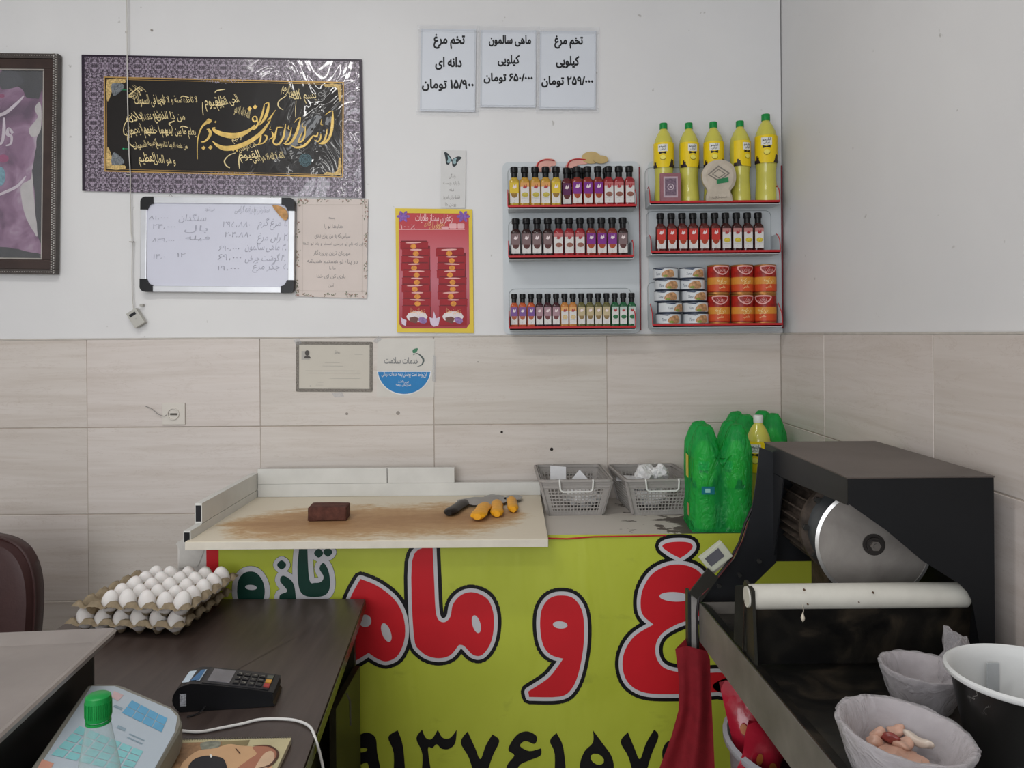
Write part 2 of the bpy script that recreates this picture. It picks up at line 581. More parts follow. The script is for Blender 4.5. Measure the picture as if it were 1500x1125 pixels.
def text2(s, cx, cz, h, width=None, ang=0.0, bold=0.0, right=None, left=None, skew=0.0):
    """text as 2-D faces, centred at (cx, cz); h is the letter size, width squeezes the run to fit"""
    key = (s, bold)
    if key not in TCACHE:
        c = bpy.data.curves.new('text', 'FONT')
        c.body = shape(s); c.size = 1.0; c.resolution_u = 2; c.fill_mode = 'NONE'
        o = bpy.data.objects.new('text', c)
        me = bpy.data.meshes.new_from_object(o)
        co = [(v.co.x, v.co.y) for v in me.vertices]
        nb = {}
        for e in me.edges:
            i, j = e.vertices
            nb.setdefault(i, []).append(j); nb.setdefault(j, []).append(i)
        seen, loops = set(), []
        for st0 in nb:
            if st0 in seen: continue
            lp, cur, prev_ = [], st0, None
            while cur not in seen:
                seen.add(cur); lp.append(co[cur])
                nx_ = [q for q in nb[cur] if q != prev_ and q not in seen]
                prev_ = cur
                if not nx_: break
                cur = nx_[0]
            if len(lp) > 2: loops.append(lp)
        ar = lambda L: sum(L[i - 1][0] * L[i][1] - L[i][0] * L[i - 1][1] for i in range(len(L))) / 2
        def inside(p, L):
            r_ = False
            for i in range(len(L)):
                (x1, y1), (x2, y2) = L[i - 1], L[i]
                if (y1 > p[1]) != (y2 > p[1]) and p[0] < (x2 - x1) * (p[1] - y1) / (y2 - y1) + x1: r_ = not r_
            return r_
        loops.sort(key=lambda L: -abs(ar(L)))
        sg = ar(loops[0]) > 0 if loops else True
        outers = [[L, []] for L in loops if (ar(L) > 0) == sg or not any(M_ is not L and (ar(M_) > 0) != (ar(L) > 0) and inside(L[0], M_) for M_ in loops)]
        solid = [id(q[0]) for q in outers]
        for L in loops:
            if id(L) not in solid:
                for oo in reversed(outers):
                    if inside(L[0], oo[0]): oo[1].append(L); break
        vs, fs = [], []
        for n_, (L, hs_) in enumerate(outers):
            k = len(vs)
            tri = tessellate_polygon([[Vector((x, y, 0)) for x, y in q] for q in [L] + hs_])
            e = -1e-4 * ((n_ * .377) % 1)
            vs += [(x, y, e) for q in [L] + hs_ for x, y in q]
            fs += [tuple(i + k for i in f) for f in tri]
            if bold:
                for q in [L] + hs_:
                    rv, rf = ribbon2(q, bold * .6)
                    k = len(vs)
                    vs += [(v[0], v[1], v[2] - 1e-4) for v in rv]; fs += [tuple(i + k for i in f) for f in rf]
        TCACHE[key] = (vs, fs)
        bpy.data.objects.remove(o); bpy.data.curves.remove(c); bpy.data.meshes.remove(me)
    vs, fs = TCACHE[key]
    if not vs: return [], []
    x0, x1 = min(v[0] for v in vs), max(v[0] for v in vs)
    y0, y1 = min(v[1] for v in vs), max(v[1] for v in vs)
    sx = width / (x1 - x0) if width else h
    ca, sa = math.cos(ang), math.sin(ang)
    mx, my = (x0 + x1) / 2, (y0 + y1) / 2
    if right is not None: cx = right - (x1 - x0) * sx / 2
    if left is not None: cx = left + (x1 - x0) * sx / 2
    out = []
    for x, y, e in vs:
        X, Y = (x - mx) * sx, (y - my) * h
        X += Y * skew
        out.append((cx + X * ca - Y * sa, cz + X * sa + Y * ca, e))
    return out, fs

class Sheet:
    """upright sheet given by photo corners TL, TR, BL at distance d; px() turns a photo pixel into its local x, z"""
    def __init__(s, name, label, cat, TL, TR, BL, d, group=None):
        a, b, c = P(*TL, d), P(*TR, d), P(*BL, d)
        s.w, s.h = (b - a).length, (c - a).length
        s.ang = math.atan2((b - a).z, (b - a).x)
        ctr = (b + c) / 2
        s.d, s.c = d, ctr
        s.root = thing(name, label, cat, ctr, (0, -s.ang, 0), group)
    def px(s, x, y):
        q = P(x, y, s.d) - s.c
        ca, sa = math.cos(s.ang), math.sin(s.ang)
        return q.x * ca + q.z * sa, -q.x * sa + q.z * ca
    def pts(s, lst):
        return [s.px(p[0], p[1]) + tuple(p[2:]) for p in lst]
    def k(s):                      # metres per pixel here
        return s.d / F
WY = 2.7                            # the back wall
WX = 0.949                          # the right wall
XL, YF, ZC = -2.7, -2.6, 3.15
DK = 0.77                           # desk top
CT = 0.93                           # counter top
YC = 2.169                          # counter front

# ------------------------------------------------------------------ room shell
GROUT = M('grey grout', 'a89d92', 0.8, var=0.15)
tag(B().box(XL - .1, WX, WY + .004, WY + .12, 0, ZC).obj('wall_back', PLASTER), kind='structure')
wr = tag(B().box(WX + .004, WX + .12, YF, WY + .12, 0, ZC).obj('wall_right', PLASTER), kind='structure')
tag(B().box(XL - .1, XL, YF, WY, 0, ZC).obj('wall_left', PLASTER), kind='structure')
wf = B().box(XL, WX, YF - .1, YF, 0, 0.45).box(XL, WX, YF - .1, YF, 2.85, ZC).box(XL, -2.4, YF - .1, YF, 0.45, 2.85).box(0.6, WX, YF - .1, YF, 0.45, 2.85)
tag(wf.obj('wall_front', PLASTER), kind='structure')
tag(B().box(XL, WX, YF, WY, ZC, ZC + .1).obj('ceiling', M('white ceiling paint', 'dadada', 0.8, var=0.03)), kind='structure')
fl = tag(B().box(XL, WX, YF, WY, -.1, 0).obj('floor', M('beige floor stone', '9c9388', 0.4, var=0.15, vs=3)), kind='structure')
wall_back = bpy.data.objects['wall_back']; wall_right = bpy.data.objects['wall_right']
# tiles 60 x 30 cm over the lower wall: each one its own slab, joints recessed
grb = tag(B().box(XL, WX, WY - .0115, WY + .003, 0, 1.488).obj('grout_bed', GROUT, wall_back))
grr = tag(B().box(WX - .0115, WX + .003, YF, WY - .012, 0, 1.488).obj('grout_bed', GROUT, wall_right))
rows = [(1.188, 1.493), (0.886, 1.186), (0.584, 0.884), (0.282, 0.582), (0.0, 0.28)]
xs = [XL, -2.085, -1.482, -0.879, -0.274, 0.330, WX - .013]
rnd = random.Random(3)
def tile_mesh(wd, ht):
    return B().box(-wd / 2, wd / 2, -0.005, 0.005, -ht / 2, ht / 2, 0.0012, seg=1)
for z0, z1 in rows:
    for x0, x1 in zip(xs, xs[1:]):
        y = WY - .008 + rnd.uniform(-.0008, .0008)
        tile_mesh(x1 - x0 - .0014, z1 - z0 - .001).obj('tile', TILE, wall_back, loc=((x0 + x1) / 2, y, (z0 + z1) / 2), rot=(rnd.uniform(-.003, .003), 0, rnd.uniform(-.0015, .0015)))
    ys = [WY - .014, 2.316, 1.716, 1.116, 0.516, -0.084]
    for y1, y0 in zip(ys, ys[1:]):
        tile_mesh(y1 - y0 - .0022, z1 - z0 - .001).obj('tile', TILE, wall_right, loc=(WX - .008 + rnd.uniform(-.0006, .0006), (y0 + y1) / 2, (z0 + z1) / 2), rot=(0, 0, PI / 2))
WF = WY - .013                      # face of the tiles
# plaster ledge on the tiles and little holes left by old screws
tag(B().box(XL, WX - .01, WY - .012, WY + .003, 1.493, 1.498, .001).obj('trim_1', M('grey dusty ledge', 'b9b3ab', .8)), kind='structure')
tag(B().box(WX - .012, WX + .003, YF, WY - .012, 1.493, 1.498, .001).obj('trim_2', MATS['grey dusty ledge']), kind='structure')
HOLE = M('dark screw hole', '2e2926', 0.9)
for i, (px, py, r) in enumerate([(735, 633, .0045), (808, 658, .006), (222, 44, .004), (185, 47, .004), (625, 690, .003), (583, 605, .007), (508, 606, .005), (700, 530, .002)]):
    q = P(px, py, WY if py < 490 else WF)
    b = B().lathe([(r, 0), (r * .8, .0015)], 8, Matrix.Translation((q.x, q.y - .0002, q.z)) @ Matrix.Rotation(PI / 2, 4, 'X'))
    b.obj('screw_hole', HOLE if i < 2 else M('grey wall blemish', '9b948d', .9), wall_back)

# ------------------------------------------------------------------ counter
ct = thing('counter', 'long low counter with a peeling white painted top against the tiled wall', 'counter', (0, 0, 0))
B().box(-0.90, WX - .016, YC, WF - .002, CT - .02, CT, .003).obj('worktop', COUNTER, ct)
B().box(-0.885, WX - .02, YC + .03, WF - .003, 0, CT - .021).obj('body', M('pale counter body', 'b5aea5', .7), ct)

# ------------------------------------------------------------------ shop banner on the counter front
YB = YC - .004
ban = Sheet('shop_banner', 'lime green vinyl banner with large red Persian lettering covering the counter front', 'banner', (262, 787), (1252, 779), (262, 1225), YB)
br = ban.root
def bx(x): return x
W2, H2 = ban.w / 2, ban.h / 2
B().box(-W2 + .09, W2, 0, .0016, -H2, H2 - .002, 0).obj('vinyl_sheet', LIME, br)
x_r0, x_r1 = ban.px(303, 900)[0], ban.px(321, 900)[0]
B().box(-W2, x_r0 + .002, 0, .0014, -H2, H2 - .012).obj('white_edge', M('white vinyl', 'c9c5c0', .45, var=.06, bump=.3, bs=14), br)
flat('red_stripe', [rect2(x_r0, x_r1, -H2, H2 - .006)], RED, br, -.0006)
# crumpled clear tape that holds the left corner
tp = [(278, 784), (300, 786), (302, 800), (290, 830), (262, 832), (264, 806), (258, 796)]
flat('corner_fold', [poly2(ban.pts(tp))], M('crumpled white vinyl', 'bdbab5', .3, var=.1, bump=.6, bs=30), br, -.0022)
B().tube([(ban.px(x, y)[0], -.002, ban.px(x, y)[1]) for x, y in [(795, 788), (830, 789), (870, 786), (930, 785), (975, 784)]], .0022, 6).obj('hem_piping', REDTRIM, br)
c7 = lambda L: [(300 + .5333 * p[0], 780 + .5333 * p[1]) + tuple(p[2:]) for p in L]
c5 = lambda L: [(.3733 * p[0], 760 + .3733 * p[1]) + tuple(p[2:]) for p in L]
K = ban.k()
def letter(name, poly, holes=(), deep=(), bw=11.0, ww=5.6, body=RED, cornered=False):
    """one letter: black band, silver band, red body; holes are silver, deep holes go back to black and lime"""
    pl = smooth2(ban.pts(poly), 4)
    l = flat(name, [poly2(pl), ribbon2(pl, bw * K)], BANBLK, br, -.0007)
    flat('silver_outline', [poly2(pl), ribbon2(pl, ww * K)], SILVER, l, -.0013)
    flat('red_body', [poly2(pl)], body, l, -.0019)
    for h in holes:
        flat('silver_counter', [poly2(smooth2(ban.pts(h), 3))], SILVER, l, -.0025)
    for h in deep:
        hp = smooth2(ban.pts(h), 3)
        cx = sum(p[0] for p in hp) / len(hp); cz = sum(p[1] for p in hp) / len(hp)
        flat('silver_counter', [poly2(hp), ribbon2(hp, 2.2 * K)], SILVER, l, -.0025)
        for sc_, mm, yy in ((.80, BANBLK, -.0029), (.52, LIME, -.0033)):
            flat('inner_outline', [poly2([(cx + (p[0] - cx) * sc_, cz + (p[1] - cz) * sc_) for p in hp])], mm, l, yy)
    return l
def ell(cx, cy, rx, ry, a=0, n=10):
    a = R(a)
    return [(cx + rx * math.cos(t) * math.cos(a) - ry * math.sin(t) * math.sin(a), cy + rx * math.cos(t) * math.sin(a) + ry * math.sin(t) * math.cos(a)) for t in (2 * PI * k / n for k in range(n))]
letter('letter_mim_alef', c7([(569, 80), (602, 40, 'c'), (626, 40, 'c'), (630, 130), (636, 225), (655, 246), (674, 232), (682, 196), (706, 170), (740, 164), (778, 184), (794, 232), (788, 295), (764, 334), (738, 336), (712, 311), (698, 308, 'c'), (672, 338), (632, 344), (594, 326), (574, 280)]), [c7(ell(746, 251, 11, 25, -15))])
letter('letter_he', c7([(428, 127, 'c'), (474, 146), (520, 182), (545, 228), (550, 285), (532, 335), (502, 353), (476, 347), (450, 330, 'c'), (400, 357), (350, 350), (340, 300), (380, 230), (404, 170)]), [c7(ell(441, 242, 17, 17)), c7(ell(499, 274, 12, 27, -20))])
letter('letter_vav', c7([(978, 172), (1014, 181), (1038, 222), (1041, 300), (1028, 380), (1008, 428), (975, 450), (891, 451, 'c'), (888, 436, 'c'), (940, 402), (966, 372), (984, 346, 'c'), (950, 335), (929, 308), (921, 260), (925, 212), (946, 181)]), [c7(ell(976, 253, 20, 10, 5))])
letter('letter_dot', c7([(1256, 37), (1280, 26), (1325, 26), (1340, 38), (1326, 56), (1305, 70, 'c'), (1278, 56)]))
letter('letter_ghain', c7([(1197, 205), (1201, 160), (1226, 116), (1266, 92), (1312, 88), (1356, 106), (1384, 150), (1386, 200), (1352, 232), (1300, 250), (1256, 276), (1238, 310), (1243, 350), (1272, 376), (1340, 386), (1420, 384), (1444, 400), (1446, 428), (1400, 438), (1300, 443), (1212, 440), (1166, 416), (1148, 375), (1152, 328), (1180, 284), (1232, 252, 'c'), (1206, 230)]), [c7(ell(1290, 176, 42, 13, 3))])
letter('letter_tail', c7([(1395, 418), (1440, 396), (1500, 388), (1600, 390), (1600, 440), (1500, 436), (1420, 440)]))
for nm, pl, hl in (('letter_he_small', [(937, 316), (934, 250), (958, 212), (1000, 208), (1030, 240), (1040, 285), (1028, 322), (985, 328)], [ell(986, 268, 23, 10, 5)]),
                   ('letter_ze_small', [(1112, 222), (1148, 246), (1160, 290), (1158, 345), (1108, 345), (1098, 300), (1128, 282), (1100, 244)], []),
                   ('letter_te_alef_small', [(1176, 100, 'c'), (1206, 90, 'c'), (1214, 236), (1238, 250), (1262, 245), (1270, 225), (1254, 194), (1270, 172), (1290, 205), (1296, 262), (1280, 296), (1240, 306), (1196, 300), (1174, 270), (1168, 190)], [])):
    letter(nm, c5(pl), [c5(h) for h in hl], bw=8.0, ww=7.6, body=DKGREEN)
for cx, cy in ((1106, 180), (1251, 134), (1287, 130)):
    letter('letter_dot_small', c5([(cx - 18, cy), (cx, cy - 18), (cx + 18, cy), (cx, cy + 18)]), bw=6.5, ww=6.0, body=DKGREEN)
# telephone number in black Persian numerals
HOLE_P = LIME
for pl, hl in (
    ([(404, 600), (414, 565), (444, 549), (469, 563), (474, 605), (486, 680), (458, 690), (448, 634), (424, 638), (402, 625)], [ell(434, 597, 13, 6, -8)]),
    ([(504, 562), (530, 543, 'c'), (545, 590), (549, 690), (521, 690), (519, 605)], []),
    ([(581, 566), (597, 541, 'c'), (606, 562), (619, 568), (629, 560), (640, 541, 'c'), (652, 562), (668, 566), (680, 558), (692, 541, 'c'), (688, 577), (671, 594), (650, 593), (637, 581), (625, 592), (613, 596), (624, 690), (596, 690), (598, 610)], []),
    ([(703, 576), (722, 546, 'c'), (743, 592), (757, 622), (772, 584), (790, 554, 'c'), (809, 572), (790, 615), (764, 690), (748, 690), (726, 620)], []),
    ([(842, 575), (862, 552), (888, 546), (912, 560), (906, 580), (880, 572), (866, 586), (892, 600), (924, 592, 'c'), (922, 612), (890, 626), (862, 642), (846, 690), (822, 690), (830, 640), (850, 612), (834, 598)], []),
    ([(948, 572), (966, 550, 'c'), (985, 592), (991, 690), (963, 690), (961, 608)], []),
    ([(1066, 543, 'c'), (1092, 578), (1118, 616), (1122, 655), (1100, 690), (1050, 690), (1030, 645), (1042, 602), (1066, 576)], [ell(1078, 622, 20, 14, 30)]),
    ([(1142, 575), (1162, 548, 'c'), (1180, 592), (1195, 622), (1211, 580), (1234, 541, 'c'), (1246, 560), (1226, 612), (1202, 690), (1184, 690), (1164, 618)], []),
    ([(1256, 602), (1270, 574), (1296, 572), (1314, 600), (1312, 690), (1290, 690), (1280, 640), (1262, 635)], [ell(1283, 604, 10, 7)])):
    nm = flat('numeral', [poly2(smooth2(ban.pts(c7(pl)), 4))], BANBLK, br, -.0011)
    for h in hl:
        flat('numeral_counter', [poly2(ban.pts(c7(h)))], LIME, nm, -.0015)

# ------------------------------------------------------------------ cutting board and its rails
bd = thing('cutting_board', 'large white plastic cutting board, stained brown, on the counter', 'cutting board', (-0.385, 2.365, CT + .0003))
B().box(-0.495, 0.478, -0.30, 0.29, 0, .022, .003).obj('board', BOARD, bd)
B().box(-0.494, 0.477, -0.3022, -0.2996, .0005, .0205, .0008).obj('front_edge', M('cream board edge', 'd4cdbf', .5, var=.05, vs=20), bd)
# rails: back angle strip, upper back profile, side profiles with open dark ends
def profile(name, x0, x1, y0, y1, z0, z1, label, parent=bd):
    return tag(B().box(x0, x1, y0, y1, z0, z1, .0015).obj(name, ALU, parent), label)
zb = .0225
bk1 = profile('back_rail', -0.485, 0.478, .262, .282, zb, .066, None)
bk2 = profile('back_rail', -0.485, 0.185, .262, .282, .0665, .118, None)
B().box(-0.045, -.043, .2612, .2616, .067, .1175).obj('seam', HOLE, bk2)
sd1 = profile('side_rail', -0.507, -.487, -.282, .27, .012, .046, None)
sd2 = profile('side_rail', -0.507, -.487, -.205, .27, .047, .104, None)
B().box(-0.5045, -.4895, -.2826, -.28, .016, .042).obj('open_end', BLACKPL, sd1)
B().box(-0.5045, -.4895, -.2056, -.203, .053, .098).obj('open_end', BLACKPL, sd2)
BTOP = CT + .0225

# whetstone
a = Q(450, 764, BTOP); c = Q(506, 764, BTOP)
wsx = (c.x - a.x)
st = thing('whetstone', 'dark red-brown sharpening stone block lying on the cutting board', 'sharpening stone', ((a.x + c.x) / 2, a.y + .035, BTOP), (0, 0, R(2)))
sb = B().box(-wsx / 2, wsx / 2, -.034, .034, 0, .042, .008, seg=3)
bmesh.ops.subdivide_edges(sb.bm, edges=list(sb.bm.edges), cuts=1)
for v in sb.bm.verts: v.co += Vector([random.uniform(-.0012, .0012) for _ in range(3)])
sb.obj('stone_block', M('red brown stone', '55332a', .8, var=.3, vs=60, bump=.5, bs=200), st, True, ang=60)

# knives
STEEL = M('dull knife steel', '9a9896', .35, .7, var=.12)
ORG = M('yellow orange plastic handle', 'e2a01c', .4, var=.12, vs=40)
def knife(label, h0, h1, tip, hw, bw, mat, lift=0.0):
    """handle from photo pixel h0 to h1, blade lying flat from there to the tip"""
    a, b, c = Q(*h0, BTOP), Q(*h1, BTOP), Q(*tip, BTOP)
    ang = math.atan2(b.y - a.y, b.x - a.x)
    hl = (b - a).length
    t = thing('knife', label, 'knife', (a.x, a.y, BTOP + lift), (0, 0, ang), 'knives on the cutting board')
    h = B()
    prof = [(0, .45), (.05, .85), (.22, 1), (.5, .84), (.75, .95), (.92, .85), (1, .6)]
    vs, fs, n = [], [], 12
    for k, (u, s1) in enumerate(prof):
        for j in range(n):
            g = 2 * PI * j / n
            vs.append((u * hl, math.cos(g) * hw / 2 * s1, .012 + math.sin(g) * .011 * (.7 + .3 * s1)))
    for k in range(len(prof) - 1):
        for j in range(n):
            fs.append((k * n + j, k * n + (j + 1) % n, (k + 1) * n + (j + 1) % n, (k + 1) * n + j))
    fs += [tuple(range(n)), tuple((len(prof) - 1) * n + j for j in range(n))]
    h.verts(vs, fs).obj('handle', mat, t, True)
    d_ = Matrix.Rotation(-ang, 3, 'Z') @ (c - b)
    v = Vector((d_.x, d_.y)); L_ = v.length; v.normalize(); w_ = Vector((-v.y, v.x))
    o = Vector((hl - .006, 0))
    pts = [(0, -.35), (.12, -.5), (.7, -.5), (1, -.12), (1, .12), (.8, .42), (.15, .5), (0, .35)]
    q3 = [o + v * (u * L_) + w_ * (k * bw) for u, k in pts]
    B().plate([(p.x, p.y, .010) for p in q3], .0018).obj('blade', STEEL, t)
    return t
knife('knife with black handle and wide grey blade, leftmost on the cutting board', (657, 757), (681, 741), (716, 733), .044, .10, M('black knife handle', '1d1917', .35))
knife('orange handled knife lying across another, second from the left on the board', (699, 765), (711, 747), (722, 730), .050, .055, ORG, .004)
knife('yellow handled knife lying nearly straight, second from the right on the board', (728, 759), (728, 741), (728, 729), .042, .060, ORG)
knife('short yellow handled knife, rightmost on the cutting board', (752, 752), (749, 736), (755, 729), .036, .055, ORG)

# ------------------------------------------------------------------ plastic baskets
GREYPL = M('grey basket plastic', '9d9894', .5, var=.06)
def basket(label, ctr, rz):
    t = thing('plastic_basket', label, 'basket', ctr, (0, 0, rz), 'grey baskets on the counter')
    tw, td, bw, bdp, h = .110, .138, .084, .112, .118
    n, m = 17, 10
    lat = B()
    def pt(side, u, v):
        hw, hd = bw + (tw - bw) * v, bdp + (td - bdp) * v
        if side == 0: return Vector((-hw + 2 * hw * u, -hd, .004 + v * (h - .012)))
        if side == 1: return Vector((hw, -hd + 2 * hd * u, .004 + v * (h - .012)))
        if side == 2: return Vector((hw - 2 * hw * u, hd, .004 + v * (h - .012)))
        return Vector((-hw, hd - 2 * hd * u, .004 + v * (h - .012)))
    for sd in range(4):
        out = [Vector((0, -1, 0)), Vector((1, 0, 0)), Vector((0, 1, 0)), Vector((-1, 0, 0))][sd]
        al = [Vector((1, 0, 0)), Vector((0, 1, 0))][sd % 2]
        for i in range(n + 1):
            u = i / n
            ww = .0016 if 1 < i < n - 1 else .006
            a, b = pt(sd, u, 0), pt(sd, u, 1)
            if i in (0, n): a, b = a, b
            lat.verts([a - al * ww, a + al * ww, b + al * ww, b - al * ww, a - al * ww - out * .002, a + al * ww - out * .002, b + al * ww - out * .002, b - al * ww - out * .002],
                      [(0, 1, 2, 3), (4, 5, 6, 7), (0, 4, 7, 3), (1, 5, 6, 2)])
        for j in range(m + 1):
            v = j / m
            hh = .0017 if 0 < j < m - 1 else .008
            a, b = pt(sd, 0, v), pt(sd, 1, v)
            zz = Vector((0, 0, hh))
            lat.verts([a - zz, b - zz, b + zz, a + zz, a - zz - out * .002, b - zz - out * .002, b + zz - out * .002, a + zz - out * .002], [(0, 1, 2, 3), (4, 5, 6, 7), (0, 1, 5, 4), (3, 2, 6, 7)])
    tag(lat.obj('side_lattice', GREYPL, t), kind='stuff')
    rim = B()
    o, i_ = rrect(-tw - .007, tw + .007, -td - .007, td + .007, .02), rrect(-tw + .004, tw - .004, -td + .004, td - .004, .016)
    vs = [(x, y, h - .007) for x, y in o] + [(x, y, h) for x, y in o] + [(x, y, h) for x, y in i_] + [(x, y, h - .008) for x, y in i_]
    k = len(o)
    fs = [(r * k + q, r * k + (q + 1) % k, ((r + 1) % 4) * k + (q + 1) % k, ((r + 1) % 4) * k + q) for r in range(4) for q in range(k)]
    rim.verts(vs, fs).obj('rim', GREYPL, t, True, ang=50)
    B().box(-bw, bw, -bdp, bdp, 0, .004, .001).obj('base', GREYPL, t)
    for s1 in (-1, 1):
        y = (td + .012) * s1
        pts = [(-.052, y - .006 * s1, h), (-.052, y, h - .006), (-.050, y, h - .030), (-.042, y, h - .036), (.042, y, h - .036), (.050, y, h - .030), (.052, y, h - .006), (.052, y - .006 * s1, h)]
        B().tube(pts, .0028, 6).obj('handle', WHITEPL, t, True)
    return t
bk_a = basket('grey plastic basket with papers beside the cutting board', (0.192, 2.535, CT), R(1.5))
bk_b = basket('grey plastic basket heaped with white bags, beside the green bottles', (0.452, 2.535, CT), R(4))
def paper(label, pts, name='paper_slip', cat='paper', mat=PAPER, rnd=0.0, grp='papers in the baskets'):
    t = thing(name, label, cat, pts[0], group=grp)
    p = [Vector(q) - Vector(pts[0]) for q in pts]
    b = B().plate(p, .0012)
    b.obj('sheet', mat, t)
    return t
WP = M('white crumpled paper', 'c9c9cb', .5, var=.05, bump=.4, bs=30)
paper('folded white paper slip standing in the left corner of the left basket', [P(806, 704, 2.50), P(829, 705, 2.50), P(829, 684, 2.54), P(806, 682, 2.54)], mat=WP)
paper('white paper folded to a peak in the left basket', [P(832, 708, 2.45), P(867, 708, 2.45), P(849, 688, 2.47)], mat=WP)
paper('flat white paper lying at the left side of the right basket', [P(903, 704, 2.48), P(930, 705, 2.46), P(930, 697, 2.58), P(903, 696, 2.58)], mat=WP)
def crumple(name, label, cat, ctr, rad, mat, seed, grp=None, freq=1.0):
    rn = random.Random(seed)
    b = B()
    t = bmesh.new()
    bmesh.ops.create_icosphere(t, subdivisions=3, radius=1)
    ph = [rn.uniform(0, 6) for _ in range(9)]
    for v in t.verts:
        c = v.co
        k = 1 + .16 * math.sin(5 * c.x * freq + ph[0] + 3 * c.z) + .14 * math.sin(7 * c.y * freq + ph[1] - 4 * c.x) + .10 * math.sin(11 * c.z + ph[2] + 6 * c.y) + rn.uniform(-.05, .05)
        v.co = Vector((c.x * rad[0] * k, c.y * rad[1] * k, c.z * rad[2] * k))
    b.add(t)
    o = b.obj(name, mat, None, True, loc=ctr, ang=25)
    return tag(o, label, cat, grp)
bagm = mat_clear('white thin bag film', (.95, .95, .95, 1), .85, 'e6e6e6', .8, .25)
crumple('plastic_bag', 'crumpled white plastic bag heaped on the right basket', 'plastic bag', P(948, 700, 2.54), (.042, .07, .04), bagm, 4)
crumple('plastic_bag', 'small knot of white plastic bag at the right of the basket heap', 'plastic bag', P(968, 692, 2.52), (.024, .035, .024), bagm, 6)
crumple('plastic_bag', 'white bag filling the bottom of the left grey basket', 'plastic bag', P(850, 727, 2.53), (.062, .080, .028), bagm, 9)
crumple('plastic_bag', 'white bag filling the bottom of the right grey basket', 'plastic bag', P(948, 727, 2.53), (.062, .080, .028), bagm, 12)

# ------------------------------------------------------------------ lemon juice bottles
YEL = M('lemon juice in clear plastic', 'c4bd50', .22, var=.1, vs=9, coat=.6)
YLAB = M('bright yellow label', 'e3c51c', .35, var=.04)
def juice_bottle(label, loc, group, cap_mat=GREENCAP, rz=0):
    t = thing('juice_bottle', label, 'bottle', loc, (0, 0, rz), group)
    pr = [(.030, 0), (.036, .004), (.0375, .02), (.036, .045), (.0335, .08), (.0335, .11), (.0365, .135), (.0375, .16), (.0375, .21), (.034, .235), (.024, .258), (.014, .272), (.0125, .282)]
    B().lathe(pr, 28).obj('bottle_body', YEL, t, True)
    c = B().lathe([(.0145, .276), (.0148, .278), (.0148, .296), (.0135, .2985)], 20)
    c.obj('cap', cap_mat, t, True)
    f = wrapf(.0385)
    lb = flat('label', [g for g in (rect2(-.055 + .11 * k / 14, -.055 + .11 * (k + 1) / 14, .142, .222) for k in range(14))], YLAB, t, 0, f)
    BR = M('dark brown label foot', '2e2224', .4)
    flat('label_foot', [rect2(-.055 + .005 * k, -.055 + .005 * (k + 1), .130, .142) for k in range(22)] + [poly2([(.026, .142), (.031, .142), (.036, .16), (.031, .158)]), rect2(.031, .036, .142, .16), rect2(.036, .045, .142, .158), rect2(-.042, -.036, .142, .155), rect2(-.036, -.03, .142, .150)], BR, lb, -.0002, f)
    flat('label_scallop', [poly2([(-.024, .1305), (.0, .129), (.020, .1305), (.026, .142), (.0, .143), (-.03, .142)])], YLAB, lb, -.0005, f)
    flat('white_panel', [rect2(-.021 + .006 * k, -.015 + .006 * k, .188, .214) for k in range(6)], WHITEPL, lb, -.0005, f)
    flat('label_text', [text2('آبلیمو', -.003, .207, .012, .028, bold=.02), text2('ترش', -.003, .196, .010, .020, bold=.02)], INK, lb, -.0009, f)
    flat('bow_tie', [poly2([(-.016, .178), (-.016, .188), (-.003, .184), (.010, .188), (.010, .178), (-.003, .181)])], INK, lb, -.0007, f)
    flat('lemon_slice', [disc2(-.002, .164, .011, .009)], M('dark lemon rim', '8f7d1c', .5), lb, -.0006, f)
    flat('lemon_slice', [disc2(-.002, .166, .010, .008)], M('pale lemon', 'e8dc64', .5), lb, -.0009, f)
    return t

